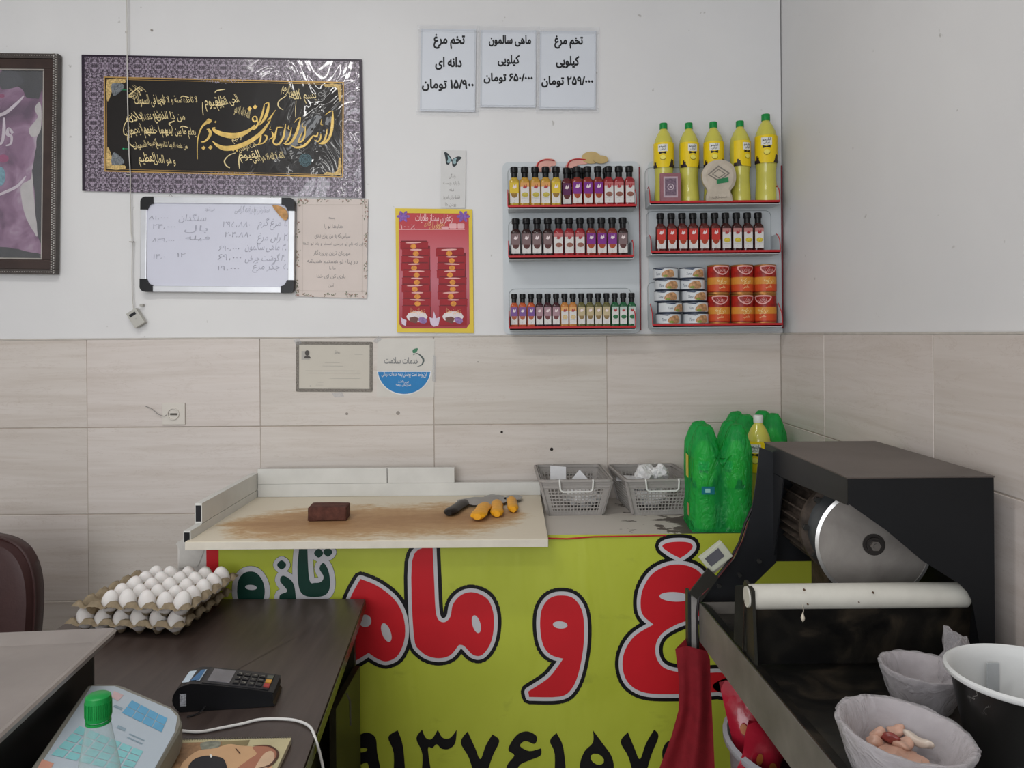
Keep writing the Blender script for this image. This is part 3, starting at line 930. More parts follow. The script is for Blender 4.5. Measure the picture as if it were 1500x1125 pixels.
# ------------------------------------------------------------------ green wrapped packs
def pack(label, ctr, nx, ny, rz, bottle_labels):
    """shrink-wrapped pack: film hull over nx x ny bottles"""
    t = thing('bottle_pack', label, 'bottle pack', ctr, (0, 0, rz))
    r, p = .0430, .092
    cs = [((i - (nx - 1) / 2) * p, (j - (ny - 1) / 2) * p) for i in range(nx) for j in range(ny)]
    hx, hy = (nx - 1) / 2 * p + r + .003, (ny - 1) / 2 * p + r + .003
    def top(x, y):
        z = .185
        for cx, cy in cs:
            d = math.hypot(x - cx, y - cy)
            pr = .303 if d < .017 else .303 - (d - .017) * 1.5 if d < .026 else .289 - (d - .026) * 2.9
            z = max(z, pr)
        return z
    b = B()
    ring0 = rrect(-hx, hx, -hy, hy, r, 7)
    ring = []
    for i_, p0 in enumerate(ring0):
        p1 = ring0[(i_ + 1) % len(ring0)]
        m_ = max(1, int(math.dist(p0, p1) / .009))
        ring += [(p0[0] + (p1[0] - p0[0]) * t_ / m_, p0[1] + (p1[1] - p0[1]) * t_ / m_) for t_ in range(m_)]
    n = len(ring)
    vs, fs = [], []
    zs = [.002, .02, .05, .08, .11, .14, .17, .195, .212]
    for z in zs:
        for x, y in ring:
            d = min(math.hypot(x - cx, y - cy) for cx, cy in cs)
            pin = 1 - (.02 if .07 < z < .12 else 0) - max(0, d - r) * (6 if z > .07 else 1.0) + .005 * math.sin(40 * x + 60 * z + 30 * y)
            vs.append((x * pin, y * pin, z))
    rings = [.96, .9, .82, .72, .62, .52, .42, .32, .22, .12, .04]
    for s1 in rings:
        for x, y in ring:
            X, Y = x * s1, y * s1
            vs.append((X, Y, top(X, Y) + .003 * math.sin(90 * X + 70 * Y)))
    L = len(zs) + len(rings)
    for i in range(L - 1):
        for k in range(n):
            fs.append((i * n + k, i * n + (k + 1) % n, (i + 1) * n + (k + 1) % n, (i + 1) * n + k))
    fs.append(tuple((L - 1) * n + k for k in range(n)))
    vs = [(x, y, z) for x, y, z in vs]
    b.verts(vs, fs)
    bmesh.ops.subdivide_edges(b.bm, edges=list(b.bm.edges), cuts=1, smooth=.15)
    b.obj('film_wrap', FILM, t, True, ang=180)
    B().box(-hx + .004, hx - .004, -hy + .004, hy - .004, 0, .0022).obj('base_card', M('green card', '1f8d48', .5), t)
    if 'corner' not in label:
        B().box(-.062, -.026, -hy - .0012, -hy - .0004, .110, .132).obj('teal_sticker', M('teal sticker', '1f6f7a', .3), t)
        B().box(-.052, -.038, -hy - .0018, -hy - .0011, .115, .126).obj('sticker_print', M('pale teal print', '8fc7bd', .3), t)
        B().box(-hx - .0012, -hx - .0004, -.05, -.01, .15, .215).obj('yellow_label', M('yellow side label', 'c9b52a', .4), t)
        B().box(-hx - .0012, -hx - .0004, -.055, -.03, .04, .075).obj('orange_label', M('orange side label', 'b98a5a', .4), t)
    M4 = Matrix.Translation(ctr) @ Matrix.Rotation(rz, 4, 'Z')
    for k, (cx, cy) in enumerate(cs):
        q = M4 @ Vector((cx, cy, .0025))
        if k < len(bottle_labels):
            if 'jb' in globals() and jb: copy_thing(jb, q, rz + R(random.uniform(-60, 20)), bottle_labels[k], 'bottles in the green packs')
    return t
jb = juice_bottle('leftmost tall yellow lemon juice bottle with green cap on the top shelf', (0, 0, 0), 'lemon juice bottles on the shelf')

# ------------------------------------------------------------------ wall shelves
def tray(b_root, x0, x1, z, hl, d=.098, closed=True, open_right=True):
    """tray that stands out from the back plate: floor, low lip, curved end plates; red trim is its sub-part"""
    y1, y0 = WY - .006, WY - d
    b = B().box(x0, x1, y0, y1, z - .010, z - .001, .0015)
    b.box(x0, x1, y0, y0 + .002, z - .010, z + .003)
    for x in (x0, x1 - .002):
        prof = [(y0, z - .004), (y0, z + .012), (y0 + .006, z + .035), (y0 + .02, z + .05), (y0 + .04, z + hl), (y1, z + hl), (y1, z - .004)]
        b.plate([(x + .001, yy, zz) for yy, zz in prof], .0016)
    t = b.obj('tray', SHELFW, b_root)
    r = B().box(x0 - .001, x1 + .001, y0 - .002, y0, z - .004, z + .003)
    for x in (x0, x1):
        r.tube([(x, y0 - .001, z), (x, y0, z + .02), (x, y0 + .006, z + .040), (x, y0 + .022, z + .055), (x, y0 + .04, z + hl + .002)], .0016, 6)
    r.obj('red_trim', REDTRIM, t, True)
    return t
S = 2.64 / F
def shelf_unit(name, label, TL, BR, trays):
    q0, q1 = P(TL[0], TL[1], WY - .004), P(BR[0], BR[1], WY - .004)
    t = thing('wall_shelf', label, 'shelf', (0, 0, 0), group='white sauce shelves')
    ol = rrect(q0.x, q1.x, q1.z, q0.z, .02)
    B().prism(ol, .005, Matrix.Translation((0, WY - .006, 0))).obj('back_plate', SHELFW, t)
    B().box(q1.x - .002, q1.x + .002, WY - .010, WY - .001, q1.z + .01, q0.z - .02).obj('red_edge', M('dark red edge', '7b1f27', .5), t)
    for x0, x1, py, dy in trays:
        z = P((x0 + x1) / 2, py, WY - .098).z
        X0, X1 = P(x0, py, WY - .098).x, P(x1, py, WY - .098).x
        tray(t, X0, X1, z, dy)
        # raised outline of the clear panel behind the tray
        zz = z + .15 if dy > .05 else z + .135
        o = rrect(X0, X1, z, zz, .02)
        B().tube([(x, WY - .0065, zc) for x, zc in o], .0010, 5, True).obj('panel_outline', M('clear panel edge', '8f9698', .3), t)
    return t
shL = shelf_unit('wall_shelf', 'white three-tier wall shelf full of small sauce bottles, left of the pair', (736, 238), (938, 488), [(744, 932, 301, .06), (745, 928, 375, .05), (746, 931, 479, .04)])
shR = shelf_unit('wall_shelf', 'white three-tier wall shelf holding juice bottles and tins, beside the corner', (949, 236), (1146, 485), [(952, 1142, 295, .05), (954, 1143, 368, .06), (956, 1146, 475, .07)])
# header board with red lettering and gold bean shapes over the left unit
hx0, hz0 = P(782, 246, WY - .01), P(852, 246, WY - .01)
def hpoly(L): return [(P(x, y, WY - .011).x, P(x, y, WY - .011).z) for x, y in L]
B().prism(hpoly(smooth2([(785, 250), (787, 238), (800, 232), (812, 234), (814, 242), (806, 244), (806, 252)], 3)), .002, Matrix.Translation((0, WY - .011, 0))).obj('header_letter', M('pink header', 'd9a296', .5), shL)
B().prism(hpoly(smooth2([(828, 250), (831, 238), (842, 232), (858, 233), (860, 240), (846, 242), (842, 252)], 3)), .002, Matrix.Translation((0, WY - .011, 0))).obj('header_letter', MATS['pink header'], shL)
for L in ([(787, 246), (789, 238), (799, 234), (812, 235)], [(831, 246), (834, 237), (844, 233), (858, 234)]):
    B().tube([(P(x, y, WY - .013).x, WY - .013, P(x, y, WY - .013).z) for x, y in smooth2(L, 4, False)], .0022, 6).obj('header_stroke', REDTRIM, shL)
GB = M('gold header', 'b9a06c', .5)
for cx, cy, rx, ry in ((866, 231, 14, 9), (880, 234, 11, 6)):
    B().prism(hpoly(ell(cx, cy, rx, ry, 0, 16)), .003, Matrix.Translation((0, WY - .013, 0))).obj('header_bean', GB, shL, loc=(0, -.004 * (cx > 870), 0))

# sauce bottles: one of each kind, then copies
def sauce(kind, liquid, top, topcol, disc, scale_h=1.0, w=.0158):
    t = thing('sauce_bottle', '-', 'bottle', (0, 0, 0), group='sauce bottles')
    h = .094
    pr = [(w - .002, 0), (w, .002), (w, .085), (w - .001, .089), (w - .005, .0945), (.0095, .099), (.0075, .104)]
    B().lathe(pr, 16, sq=.010).obj('bottle_body', M('sauce ' + kind, liquid, .2, var=.12, vs=30, coat=.5), t, True, ang=45)
    B().lathe([(.0100, .097), (.0100, .114), (.0125, .116), (.0125, .131), (.0112, .134)], 14).obj('cap', CAPBLACK, t, True)
    y = -w - .0002
    ww = w - .0022
    pl = flat('label', [rect2(-ww, ww, .012, .080)], M('bottle label white', 'cfccc9', .45, var=.05), t, y)
    flat('label_band', [rect2(-ww, ww, top, .080)], M('label ' + kind, topcol, .45, var=.1), pl, y - .0003)
    if top < .06:
        flat('dish_picture', [poly2([(math.cos(a) * (ww - .003), top + math.sin(a) * .015) for a in [PI + PI * k / 10 for k in range(11)]])], M('dish ' + kind, disc, .5, var=.4, vs=200), pl, y - .0003)
    else:
        flat('dish_picture', [disc2(.001, .040, ww - .003, .008)], M('dish ' + kind, disc, .5, var=.4, vs=200), pl, y - .0003)
    flat('label_mark', [poly2([(-.006, .062), (-.002, .074), (.002, .067), (.006, .076), (.007, .064), (.001, .060)])], M('mark ' + kind, 'e9d9d9' if top < .06 else 'a5373c', .5), pl, y - .0006)
    flat('small_print', [text2('۱', 0, .020, .007), rect2(-ww + .003, ww - .004, .0285, .0293) if top > .06 else rect2(-.003, .003, .0145, .0152)], GREYINK, pl, y - .0006)
    return t
KINDS = {
    'yellow oil': sauce('yellow oil', 'b99a35', .045, 'd3b535', '8a6a30'),
    'orange-capped-label oil': sauce('pale oil', 'b58a33', .066, 'd39a58', 'b3a448'),
    'purple': sauce('purple', '7d2c22', .042, '7a2f86', '9c4628'),
    'dark purple': sauce('dark purple', '5b1d24', .042, '5b2553', '5a2a28'),
    'white-labelled red': sauce('plain red', '8e2128', .068, 'b8686a', '8a5a4c'),
    'brown': sauce('brown', '2e1716', .042, '776162', '55302e'),
    'red-labelled': sauce('red labelled', '54201c', .042, 'c23a33', 'a04028'),
    'lemon-picture': sauce('lemon picture', '3a1714', .067, 'b9807c', 'c5b13c'),
    'purple-orange': sauce('purple orange', 'b3502a', .045, '73508f', 'a65a3a'),
    'small brown': sauce('small brown', '3d1b22', .045, 'a08088', '6a3a3a'),
    'orange': sauce('orange', 'b5773a', .064, 'd8a468', 'c9b184'),
    'olive': sauce('olive', '5f5b33', .045, 'b9a985', '87704a'),
    'green': sauce('green', '1f5a37', .066, 'b8c4bd', '2f6a44'),
}
USED = set()
ORD = ['first', 'second', 'third', 'fourth', 'fifth', 'sixth', 'seventh', 'eighth', 'ninth', 'tenth', 'eleventh', 'twelfth', 'thirteenth', 'fourteenth', 'fifteenth']
def ordn(k, n):
    return 'leftmost' if k == 0 else 'rightmost' if k == n - 1 else ORD[k] + ' from left'
DESC = {'yellow oil': 'yellow oil bottle', 'orange-capped-label oil': 'pale oil bottle with white label', 'purple': 'red sauce bottle with purple label top', 'dark purple': 'dark red bottle with dull purple label', 'white-labelled red': 'red sauce bottle with white label', 'brown': 'dark brown sauce bottle', 'red-labelled': 'dark sauce bottle with red label', 'lemon-picture': 'dark sauce bottle with lemon label', 'purple-orange': 'small orange bottle with purple label top', 'small brown': 'small dark bottle with mauve label', 'orange': 'small orange bottle with cream label', 'olive': 'small olive bottle with beige label', 'green': 'small green bottle with pale label'}
def put_bottle(kind, px, py, label, group, sx=1.0, sz=1.0, d=2.652, back=0):
    q = P(px, py, d)
    k0 = KINDS[kind]
    if kind in USED:
        t = copy_thing(k0, (q.x, d, back), R(random.uniform(-5, 5)), label, group, (sx, sx, sz))
    else:
        USED.add(kind); t = k0
        t.location = (q.x, d, back); t.scale = (sx, sx, sz); t['label'] = label; t['group'] = group
    return t
def row(kinds, x0, x1, ztray_px, where, sx, sz, sh):
    z = P((x0 + x1) / 2, ztray_px, WY - .098).z - .001
    n = len(kinds)
    for k, kd in enumerate(kinds):
        px = x0 + (x1 - x0) * k / (n - 1)
        put_bottle(kd, px, 300, f'{DESC[kd]}, {ordn(k, n)}, {where}', f'sauce bottles on the {where}', sx, sz, 2.636 if kd != 'dark purple' else 2.655, z + .0006)
row(['yellow oil'] + ['orange-capped-label oil'] * 3 + ['yellow oil', 'dark purple'] + ['purple'] * 3 + ['white-labelled red'] * 3, 753.5, 922, 301, 'top tier of left shelf', 1.08, 1.03, shL)
row(['brown'] * 4 + ['white-labelled red'] * 3 + ['purple'] * 3 + ['brown'], 755, 912, 375, 'middle tier of left shelf', 1.08, .99, shL)
row(['purple-orange'] * 3 + ['small brown'] * 3 + ['orange'] * 2 + ['olive'] * 4 + ['green'] * 3, 752, 924, 479, 'bottom tier of left shelf', .86, .86, shL)
row(['red-labelled'] * 6 + ['lemon-picture'] * 4, 967, 1110, 368, 'middle tier of right shelf', 1.05, 1.0, shR)
for k, (kd, px, ty, nm) in enumerate([('purple', 838, 301, 'top tier, behind the seventh'), ('purple', 852, 301, 'top tier, behind the eighth'), ('white-labelled red', 888, 301, 'top tier, behind the tenth')]):
    z = P(830, ty, WY - .098).z
    put_bottle(kd, px, 300, f'black capped bottle on left shelf {nm} bottle', 'sauce bottles set back', 1.0, 1.05, 2.676, z)

z1 = P(1046, 295, WY - .098).z
spots = [(973, 1.0, -12, 'leftmost'), (1010, 1.0, 14, 'second from the left'), (1046, 1.01, -4, 'middle'), (1085, 1.02, 30, 'second from the right'), (1123, 1.10, -10, 'rightmost')]
for k, (px, sc_, rz, nm) in enumerate(spots):
    q = P(px, 295, 2.652)
    lab = f'{nm} tall yellow lemon juice bottle with green cap on the top shelf'
    t = jb if k == 0 else copy_thing(jb, (0, 0, 0), 0, lab)
    s2 = .905 * sc_
    t.location = (q.x, 2.655, z1 + .0004); t.rotation_euler = (0, 0, R(rz)); t.scale = (s2, s2, s2 * 1.03)
# pouches in front of the bottles
q = P(982, 294, 2.612)
pk = thing('spice_pouch', 'flat pink clear pouch with a patterned label, in front of the leftmost juice bottle', 'pouch', (q.x, 2.612, z1 + .0005))
B().box(-.036, .036, -.006, .004, 0, .098, .005, seg=3).obj('pouch', M('pink pouch', '8c5a63', .2, var=.15, coat=.5), pk, True)
f = flat('pouch_label', [rect2(-.024, .024, .015, .085)], M('pale pouch label', 'b5a0aa', .4), pk, -.0066)
flat('label_panel', [rect2(-.019, .019, .021, .079)], M('mauve panel', '6f5b6b', .4, var=.4, vs=150), f, -.0069)
flat('label_rosette', [ribbon2([(p[0], p[1]) for p in ell(0, .05, .010, .010, 0, 12)], .0012), disc2(0, .05, .004)], M('pale rosette', 'c5b4bc', .4), f, -.0073)
q = P(1053, 293, 2.604)
pw = thing('noodle_bag', 'cream clear bag with diamond print and green sticker before the middle juice bottle', 'bag', (q.x, 2.604, z1 + .0005))
wb = B(); prof = smooth2([(-.044, .0, 'c'), (.044, .0, 'c'), (.043, .018), (.038, .034), (.052, .055), (.057, .085), (.048, .118), (.022, .136), (-.01, .138), (-.04, .124), (-.057, .096), (-.054, .062), (-.040, .038), (-.044, .018)], 4)
CRM = M('cream clear bag', 'b9ae9e', .25, var=.12, vs=25, bump=.5, bs=30, coat=.4)
wb.prism(prof, .014, Matrix.Translation((0, -.007, 0)))
cx_, cz_ = 0, .07
wb.verts([(x * .8, -.0125, cz_ + (z - cz_) * .8) for x, z in prof] + [(x, -.007, z) for x, z in prof], [(k, (k + 1) % len(prof), (k + 1) % len(prof) + len(prof), k + len(prof)) for k in range(len(prof))])
wb.verts([(x * .8, -.0125, cz_ + (z - cz_) * .8) for x, z in prof], [tuple(range(len(prof)))])
wb.obj('bag_body', CRM, pw, True, ang=30)
DP = M('grey diamond print', '7a746c', .4)
flat('diamond_print', [ribbon2([(-.038, .088), (-.004, .116), (.032, .092), (-.002, .066)], .0022), ribbon2([(-.024, .089), (-.004, .105), (.018, .091), (-.002, .076)], .0016)], DP, pw, -.0131)
flat('green_sticker', [poly2([(-.010, .056), (.030, .062), (.029, .078), (-.011, .072)])], M('green sticker', '2d7a4e', .4), pw, -.0137)
flat('lower_print', [text2('سبزی', 0, .012, .012, .05)], DP, pw, -.0131)

# tins on the lowest right tier
z3 = P(1050, 475, WY - .098).z
def tin(kind):
    if kind == 'tuna':
        r, h = .0425, .0385
        t = thing('tuna_tin', '-', 'tin', (0, 0, 0), group='tuna tins on the bottom tier')
        B().lathe([(r - .002, 0), (r, .0015), (r, .003), (r - .001, .004), (r - .001, h - .004), (r, h - .003), (r, h - .001), (r - .002, h)], 32).obj('can_body', M('dark blue tin edge', '3a4252', .35, .3), t, True)
        f = wrapf(r)
        lb = flat('label', [rect2(-.065 + .01 * k, -.055 + .01 * k, .004, h - .004) for k in range(13)], M('white tin label', 'cdd0d2', .4, var=.04), t, -.0001, f)
        flat('dark_corner', [poly2([(-.03, h - .006), (-.034, h - .0045), (.004, h - .0045), (-.006, h - .009)])], M('navy print', '2b3a55', .4), lb, -.0008, f)
        flat('food_picture', [poly2(smooth2([(-.002, .006), (.036, .006), (.038, .022), (.028, .031), (.01, .029), (-.004, .018)], 3))], M('food picture', 'b58a62', .5, var=.5, vs=110), lb, -.0008, f)
        flat('food_picture', [disc2(.007, .009, .008, .004)], M('green garnish', '7a8a3c', .5, var=.3, vs=90), lb, -.0012, f)
        flat('label_text', [text2('Tuna', -.018, .017, .013, .018, skew=.3)], M('slate print', '4f5a68', .5), lb, -.0009, f)
    else:
        r, h = .0385, .101
        t = thing('tomato_tin', '-', 'tin', (0, 0, 0), group='red tins on the bottom tier')
        B().lathe([(r - .002, 0), (r, .0015), (r, .003), (r - .001, .005), (r - .001, h - .005), (r, h - .003), (r, h - .001), (r - .002, h)], 32).obj('can_body', M('gold tin rim', 'a5713a', .35, .5), t, True)
        f = wrapf(r)
        rr = lambda z0, z1: [rect2(-.06 + .01 * k, -.05 + .01 * k, z0, z1) for k in range(12)]
        lb = flat('label', rr(.008, h - .006), M('deep red label', '9a241c', .35, var=.45, vs=45), t, -.0001, f)
        flat('yellow_band', rr(.034, .058), M('orange yellow band', 'cf8a34', .4, var=.1), lb, -.0007, f)
        flat('orange_band', rr(.011, .034), M('orange red band', 'c24a22', .4, var=.1), lb, -.0007, f)
        sh = smooth2([(-.024, .094), (.024, .094), (.024, .082), (.012, .072), (0, .068), (-.012, .072), (-.024, .082)], 3)
        flat('shield_emblem', [ribbon2(sh, .0022)], M('pink emblem', 'e0a5a0', .4), lb, -.0010, f)
        flat('emblem_text', [text2('روژین', 0, .083, .018, .026, bold=.02)], MATS['pink emblem'], lb, -.0010, f)
        flat('band_text', [text2('رب گوجه', 0, .047, .014, .034, bold=.01), text2('فرنگی', 0, .038, .010, .022)], M('cream print', 'ecd9a0', .4), lb, -.0010, f)
        flat('band_text', [text2('خالص', 0, .024, .010, .022)], MATS['cream print'], lb, -.0010, f)
    return t
tn, tm = tin('tuna'), tin('tomato')
first = True
ROWN = ['bottom', 'second from the bottom', 'middle', 'second from the top', 'top']
for c, (bx0, nm) in enumerate(((977, 'left'), (1015, 'right'))):
    for r_ in range(5):
        q = P(bx0 + (random.uniform(-2, 2) if r_ < 4 else -2) + (2 if r_ < 2 else 0), 470, 2.652)
        lab = f'white tuna tin, {ROWN[r_]} of the {nm} stack on the bottom tier'
        t = tn if first else copy_thing(tn, (0, 0, 0))
        first = False
        t['label'] = lab
        t.location = (q.x, 2.648, z3 + .0004 + r_ * .0388); t.rotation_euler = (0, 0, R(random.uniform(-22, 18)))
first = True
for c, (px, nm) in enumerate(((1052.5, 'left'), (1087, 'middle'), (1120.5, 'right'))):
    for r_ in range(2):
        q = P(px, 470, 2.652)
        t = tm if first else copy_thing(tm, (0, 0, 0))
        first = False
        t['label'] = f'red and orange tin with emblem, {("lower", "upper")[r_]} of the {nm} pair on the bottom tier'
        t.location = (q.x, 2.652, z3 + .0004 + r_ * .1012); t.rotation_euler = (0, 0, R([[-4, 6], [8, 5], [-28, 4]][c][r_]))

# green packs on the counter
pack('green film wrapped pack of juice bottles at the counter front, beside the baskets', (0.605, 2.285, CT + .0005), 2, 2, R(-4), ['juice bottle inside the front green pack, front left', 'juice bottle inside the front green pack, back left', 'juice bottle inside the front green pack, front right', 'juice bottle inside the front green pack, back right'])
pack('green film wrapped pack of juice bottles standing in the corner behind', (0.80, 2.56, CT + .0005), 2, 2, R(3), ['juice bottle inside the corner green pack, front left', 'juice bottle inside the corner green pack, back left', 'juice bottle inside the corner green pack, front right', 'juice bottle inside the corner green pack, back right'])
lb_ = copy_thing(jb, (0.772, 2.425, CT + .0003), R(-30), 'juice bottle with a white cap standing between the two green packs', None, (1, 1, 1.04))
lb_['group'] = 'loose juice bottle'
for ch in lb_.children:
    if ch.name.startswith('cap'):
        ch.data = ch.data.copy(); ch.data.materials.clear(); ch.data.materials.append(WHITEPL)
        ch['label'] = 'white screw cap'

# ------------------------------------------------------------------ things on the upper wall
DW = WY - .004
# calligraphy poster
cp = Sheet('calligraphy_poster', 'wide glossy black poster with gold Persian calligraphy and a purple patterned border', 'poster', (120, 80), (530, 87), (121, 279.5), DW)
r0 = cp.root
base = cp.pts([(119.5, 80), (530, 87), (534, 290), (120.5, 279.5)])
B().prism(base, .0012).obj('printed_sheet', DAMASK, r0)
inner = cp.pts([(153, 113), (503, 121), (502, 259.5), (154, 250.5)])
ib = flat('black_panel', [poly2(inner)], LAMBLACK, r0, -.0006)
flat('gold_border', [ribbon2(inner, .0022)], M('gold border', 'b08c50', .35, .3, var=.2, coat=.3), r0, -.0010)
in2 = cp.pts([(156, 116), (500, 124), (499, 256.5), (157, 247.5)])
flat('gold_border', [ribbon2(in2, .0007)], MATS['gold border'], r0, -.0012)
dk = flat('dark_margin', [poly2(cp.pts([(119.5, 80), (124, 80), (125, 279.6), (120.5, 279.5)])), poly2(cp.pts([(526, 87), (530, 87), (534, 290), (530, 290)])), poly2(cp.pts([(119.5, 80), (530, 87), (530, 90), (119.5, 83)]))], M('dark purple margin', '2c2230', .3), r0, -.0007)
orn = M('gold corner ornament', 'c0a46b', .4, .1, var=.5, vs=160)
silv = M('silver ornament', '6d7276', .4, .2, var=.6, vs=190)
rn = random.Random(5)
for cx, cy, dx, dy, nm in ((157, 117, 1, 1, 1), (157, 247, 1, -1, 1), (499, 124, -1, 1, 0), (499, 256, -1, -1, 0)):
    L = [(cx, cy), (cx + 27 * dx, cy), (cx + 25 * dx, cy + 5 * dy), (cx + 17 * dx, cy + 5 * dy), (cx + 9 * dx, cy + 11 * dy), (cx + 7 * dx, cy + 18 * dy), (cx + 3 * dx, cy + 29 * dy), (cx, cy + 30 * dy)]
    if not nm: L = [(cx, cy), (cx + 24 * dx, cy), (cx + 20 * dx, cy + 4 * dy), (cx + 10 * dx, cy + 3 * dy), (cx + 4 * dx, cy + 8 * dy), (cx + 3 * dx, cy + 22 * dy), (cx, cy + 24 * dy)]
    flat('corner_ornament', [poly2(smooth2(cp.pts(L), 2))], orn, r0, -.0014)
    if nm: flat('corner_medallion', [poly2(smooth2(cp.pts([(cx + 7 * dx, cy + 6 * dy), (cx + 22 * dx, cy + 6 * dy), (cx + 25 * dx, cy + 11 * dy), (cx + 17 * dx, cy + 20 * dy), (cx + 9 * dx, cy + 23 * dy)]), 3))], silv, r0, -.0018)
sc = []
for k in range(40):
    t = k / 39
    for j in range(3):
        x = 284 + 90 * t + rn.uniform(-1, 1); y = 114.5 + 8.5 * math.sin(PI * t) * rn.uniform(.1, 1)
        X, Z = cp.px(x, y); sc.append(disc2(X, Z, .0016 * rn.uniform(.5, 1.1), n=6))
        x = 284 + 90 * t; y = 255 - 3 * math.sin(PI * t) * rn.uniform(.1, 1)
        X, Z = cp.px(x, y); sc.append(disc2(X, Z, .0010, n=5))
tag(flat('lace_ornament', sc, M('lace silver', 'a29aa8', .4), r0, -.0016), kind='stuff')
rz_ = [disc2(*cp.px(447.5, 234.5), .021, n=24), ]
md = flat('round_medallion', rz_, M('teal medallion', '33464c', .35, var=.6, vs=200), r0, -.0012)
X, Z = cp.px(447.5, 234.5)
flat('medallion_rings', [ribbon2([(X + q * math.cos(2 * PI * k / 24) * (1 + .07 * (k % 2)), Z + q * math.sin(2 * PI * k / 24) * (1 + .07 * (k % 2))) for k in range(24)], .0006) for q in (.021, .016, .010, .006)] + [text2('الله', X, Z, .007)], M('pale teal', '67858c', .4), md, -.0014)
cb = lambda L, s=1.0: [cp.px(280 + .15333 * x, 110 + .15333 * y) + (max(ww, 3.5) * .15333 * cp.k() * s,) for x, y, ww in L]
strokes = [
    [(160, 420, 18), (168, 440, 44), (140, 462, 26), (110, 490, 18), (85, 540, 14), (66, 610, 10), (60, 700, 9), (62, 805, 5)],
    [(178, 425, 20), (182, 440, 30), (168, 452, 20)],
    [(150, 520, 8), (172, 525, 24), (186, 560, 28), (165, 605, 22), (130, 635, 14), (95, 640, 5)],
    [(232, 500, 5), (212, 512, 22), (240, 540, 36), (300, 565, 44), (380, 580, 52), (450, 575, 48), (520, 550, 38), (575, 515, 24), (610, 480, 14)],
    [(600, 395, 6), (588, 420, 14), (605, 445, 14), (632, 430, 14), (622, 400, 12), (602, 396, 8)],
    [(632, 430, 10), (640, 460, 14), (620, 500, 22), (590, 520, 16)],
    [(700, 280, 6), (690, 340, 18), (670, 410, 20), (650, 460, 14), (640, 480, 6)],
    [(744, 265, 8), (735, 330, 26), (712, 400, 28), (680, 450, 18), (655, 478, 6)],
    [(700, 280, 4), (725, 268, 8), (744, 266, 4)],
    [(808, 335, 4), (790, 360, 8), (765, 400, 16), (735, 440, 18), (760, 430, 8), (728, 478, 20), (690, 530, 30), (640, 580, 36), (570, 630, 40), (490, 670, 44), (400, 695, 46), (320, 700, 44), (255, 675, 30), (205, 632, 6)],
    [(668, 535, 5), (668, 580, 14), (660, 630, 16), (640, 665, 8), (615, 662, 4)],
    [(700, 575, 6), (722, 585, 18), (720, 615, 16), (690, 650, 12), (640, 664, 4)],
    [(770, 540, 6), (785, 570, 16), (775, 600, 12), (750, 610, 8)],
    [(825, 495, 5), (812, 545, 16), (798, 600, 22), (785, 640, 14), (810, 665, 18), (845, 655, 16), (868, 610, 16)],
    [(905, 465, 5), (895, 530, 16), (880, 600, 20), (850, 650, 16)],
    [(875, 500, 4), (835, 500, 8), (812, 520, 6)],
    [(960, 500, 5), (950, 560, 14), (925, 620, 16), (900, 645, 8)],
    [(1048, 408, 5), (1030, 480, 22), (1005, 560, 26), (960, 640, 22), (915, 662, 14), (880, 650, 4)],
    [(1048, 408, 4), (1020, 418, 8), (985, 455, 4)],
    [(1092, 488, 5), (1088, 560, 16), (1070, 620, 18), (1035, 642, 14), (1020, 630, 6)],
    [(1060, 550, 5), (1040, 600, 14), (1022, 640, 10)],
    [(1215, 550, 6), (1200, 585, 18), (1170, 580, 10), (1150, 600, 16), (1110, 650, 22), (1060, 685, 22), (1000, 692, 16), (955, 672, 4)],
    [(1300, 515, 5), (1292, 570, 16), (1270, 630, 18), (1240, 650, 12)],
    [(1240, 560, 5), (1238, 600, 14), (1215, 635, 14), (1180, 620, 8)],
    [(1355, 345, 6), (1352, 430, 24), (1345, 520, 26), (1320, 600, 22), (1275, 650, 18), (1220, 655, 8)],
    [(1355, 345, 5), (1330, 348, 9), (1280, 385, 4)],
    [(1070, 462, 4), (1062, 490, 7), (1080, 500, 4)], [(935, 480, 4), (928, 510, 7), (945, 525, 4)], [(760, 495, 4), (752, 520, 7), (768, 522, 4)], [(1250, 420, 4), (1240, 470, 8), (1262, 478, 4)],
]
flat('large_calligraphy', [nib2(cb(s)) for s in strokes] + [poly2([cp.px(280 + .15333 * (x + a), 110 + .15333 * (y + b)) for a, b in ((-r, 2), (0, -r), (r, -2), (0, r))]) for x, y, r in ((120, 697, 20), (186, 692, 22), (560, 322, 23), (612, 306, 23), (234, 448, 11), (600, 520, 10), (405, 718, 12), (440, 722, 12))], GOLD, r0, -.0016)
def ctext(s, cx, cy, wpx, hpx, ang=0, name='calligraphy_line', skew=-.25):
    x, z = cp.px(cx, cy)
    return flat(name, [text2(s, x, z, hpx * .82 * cp.k(), wpx * cp.k(), R(ang), bold=.008, skew=skew)], GOLDP, r0, -.0014)
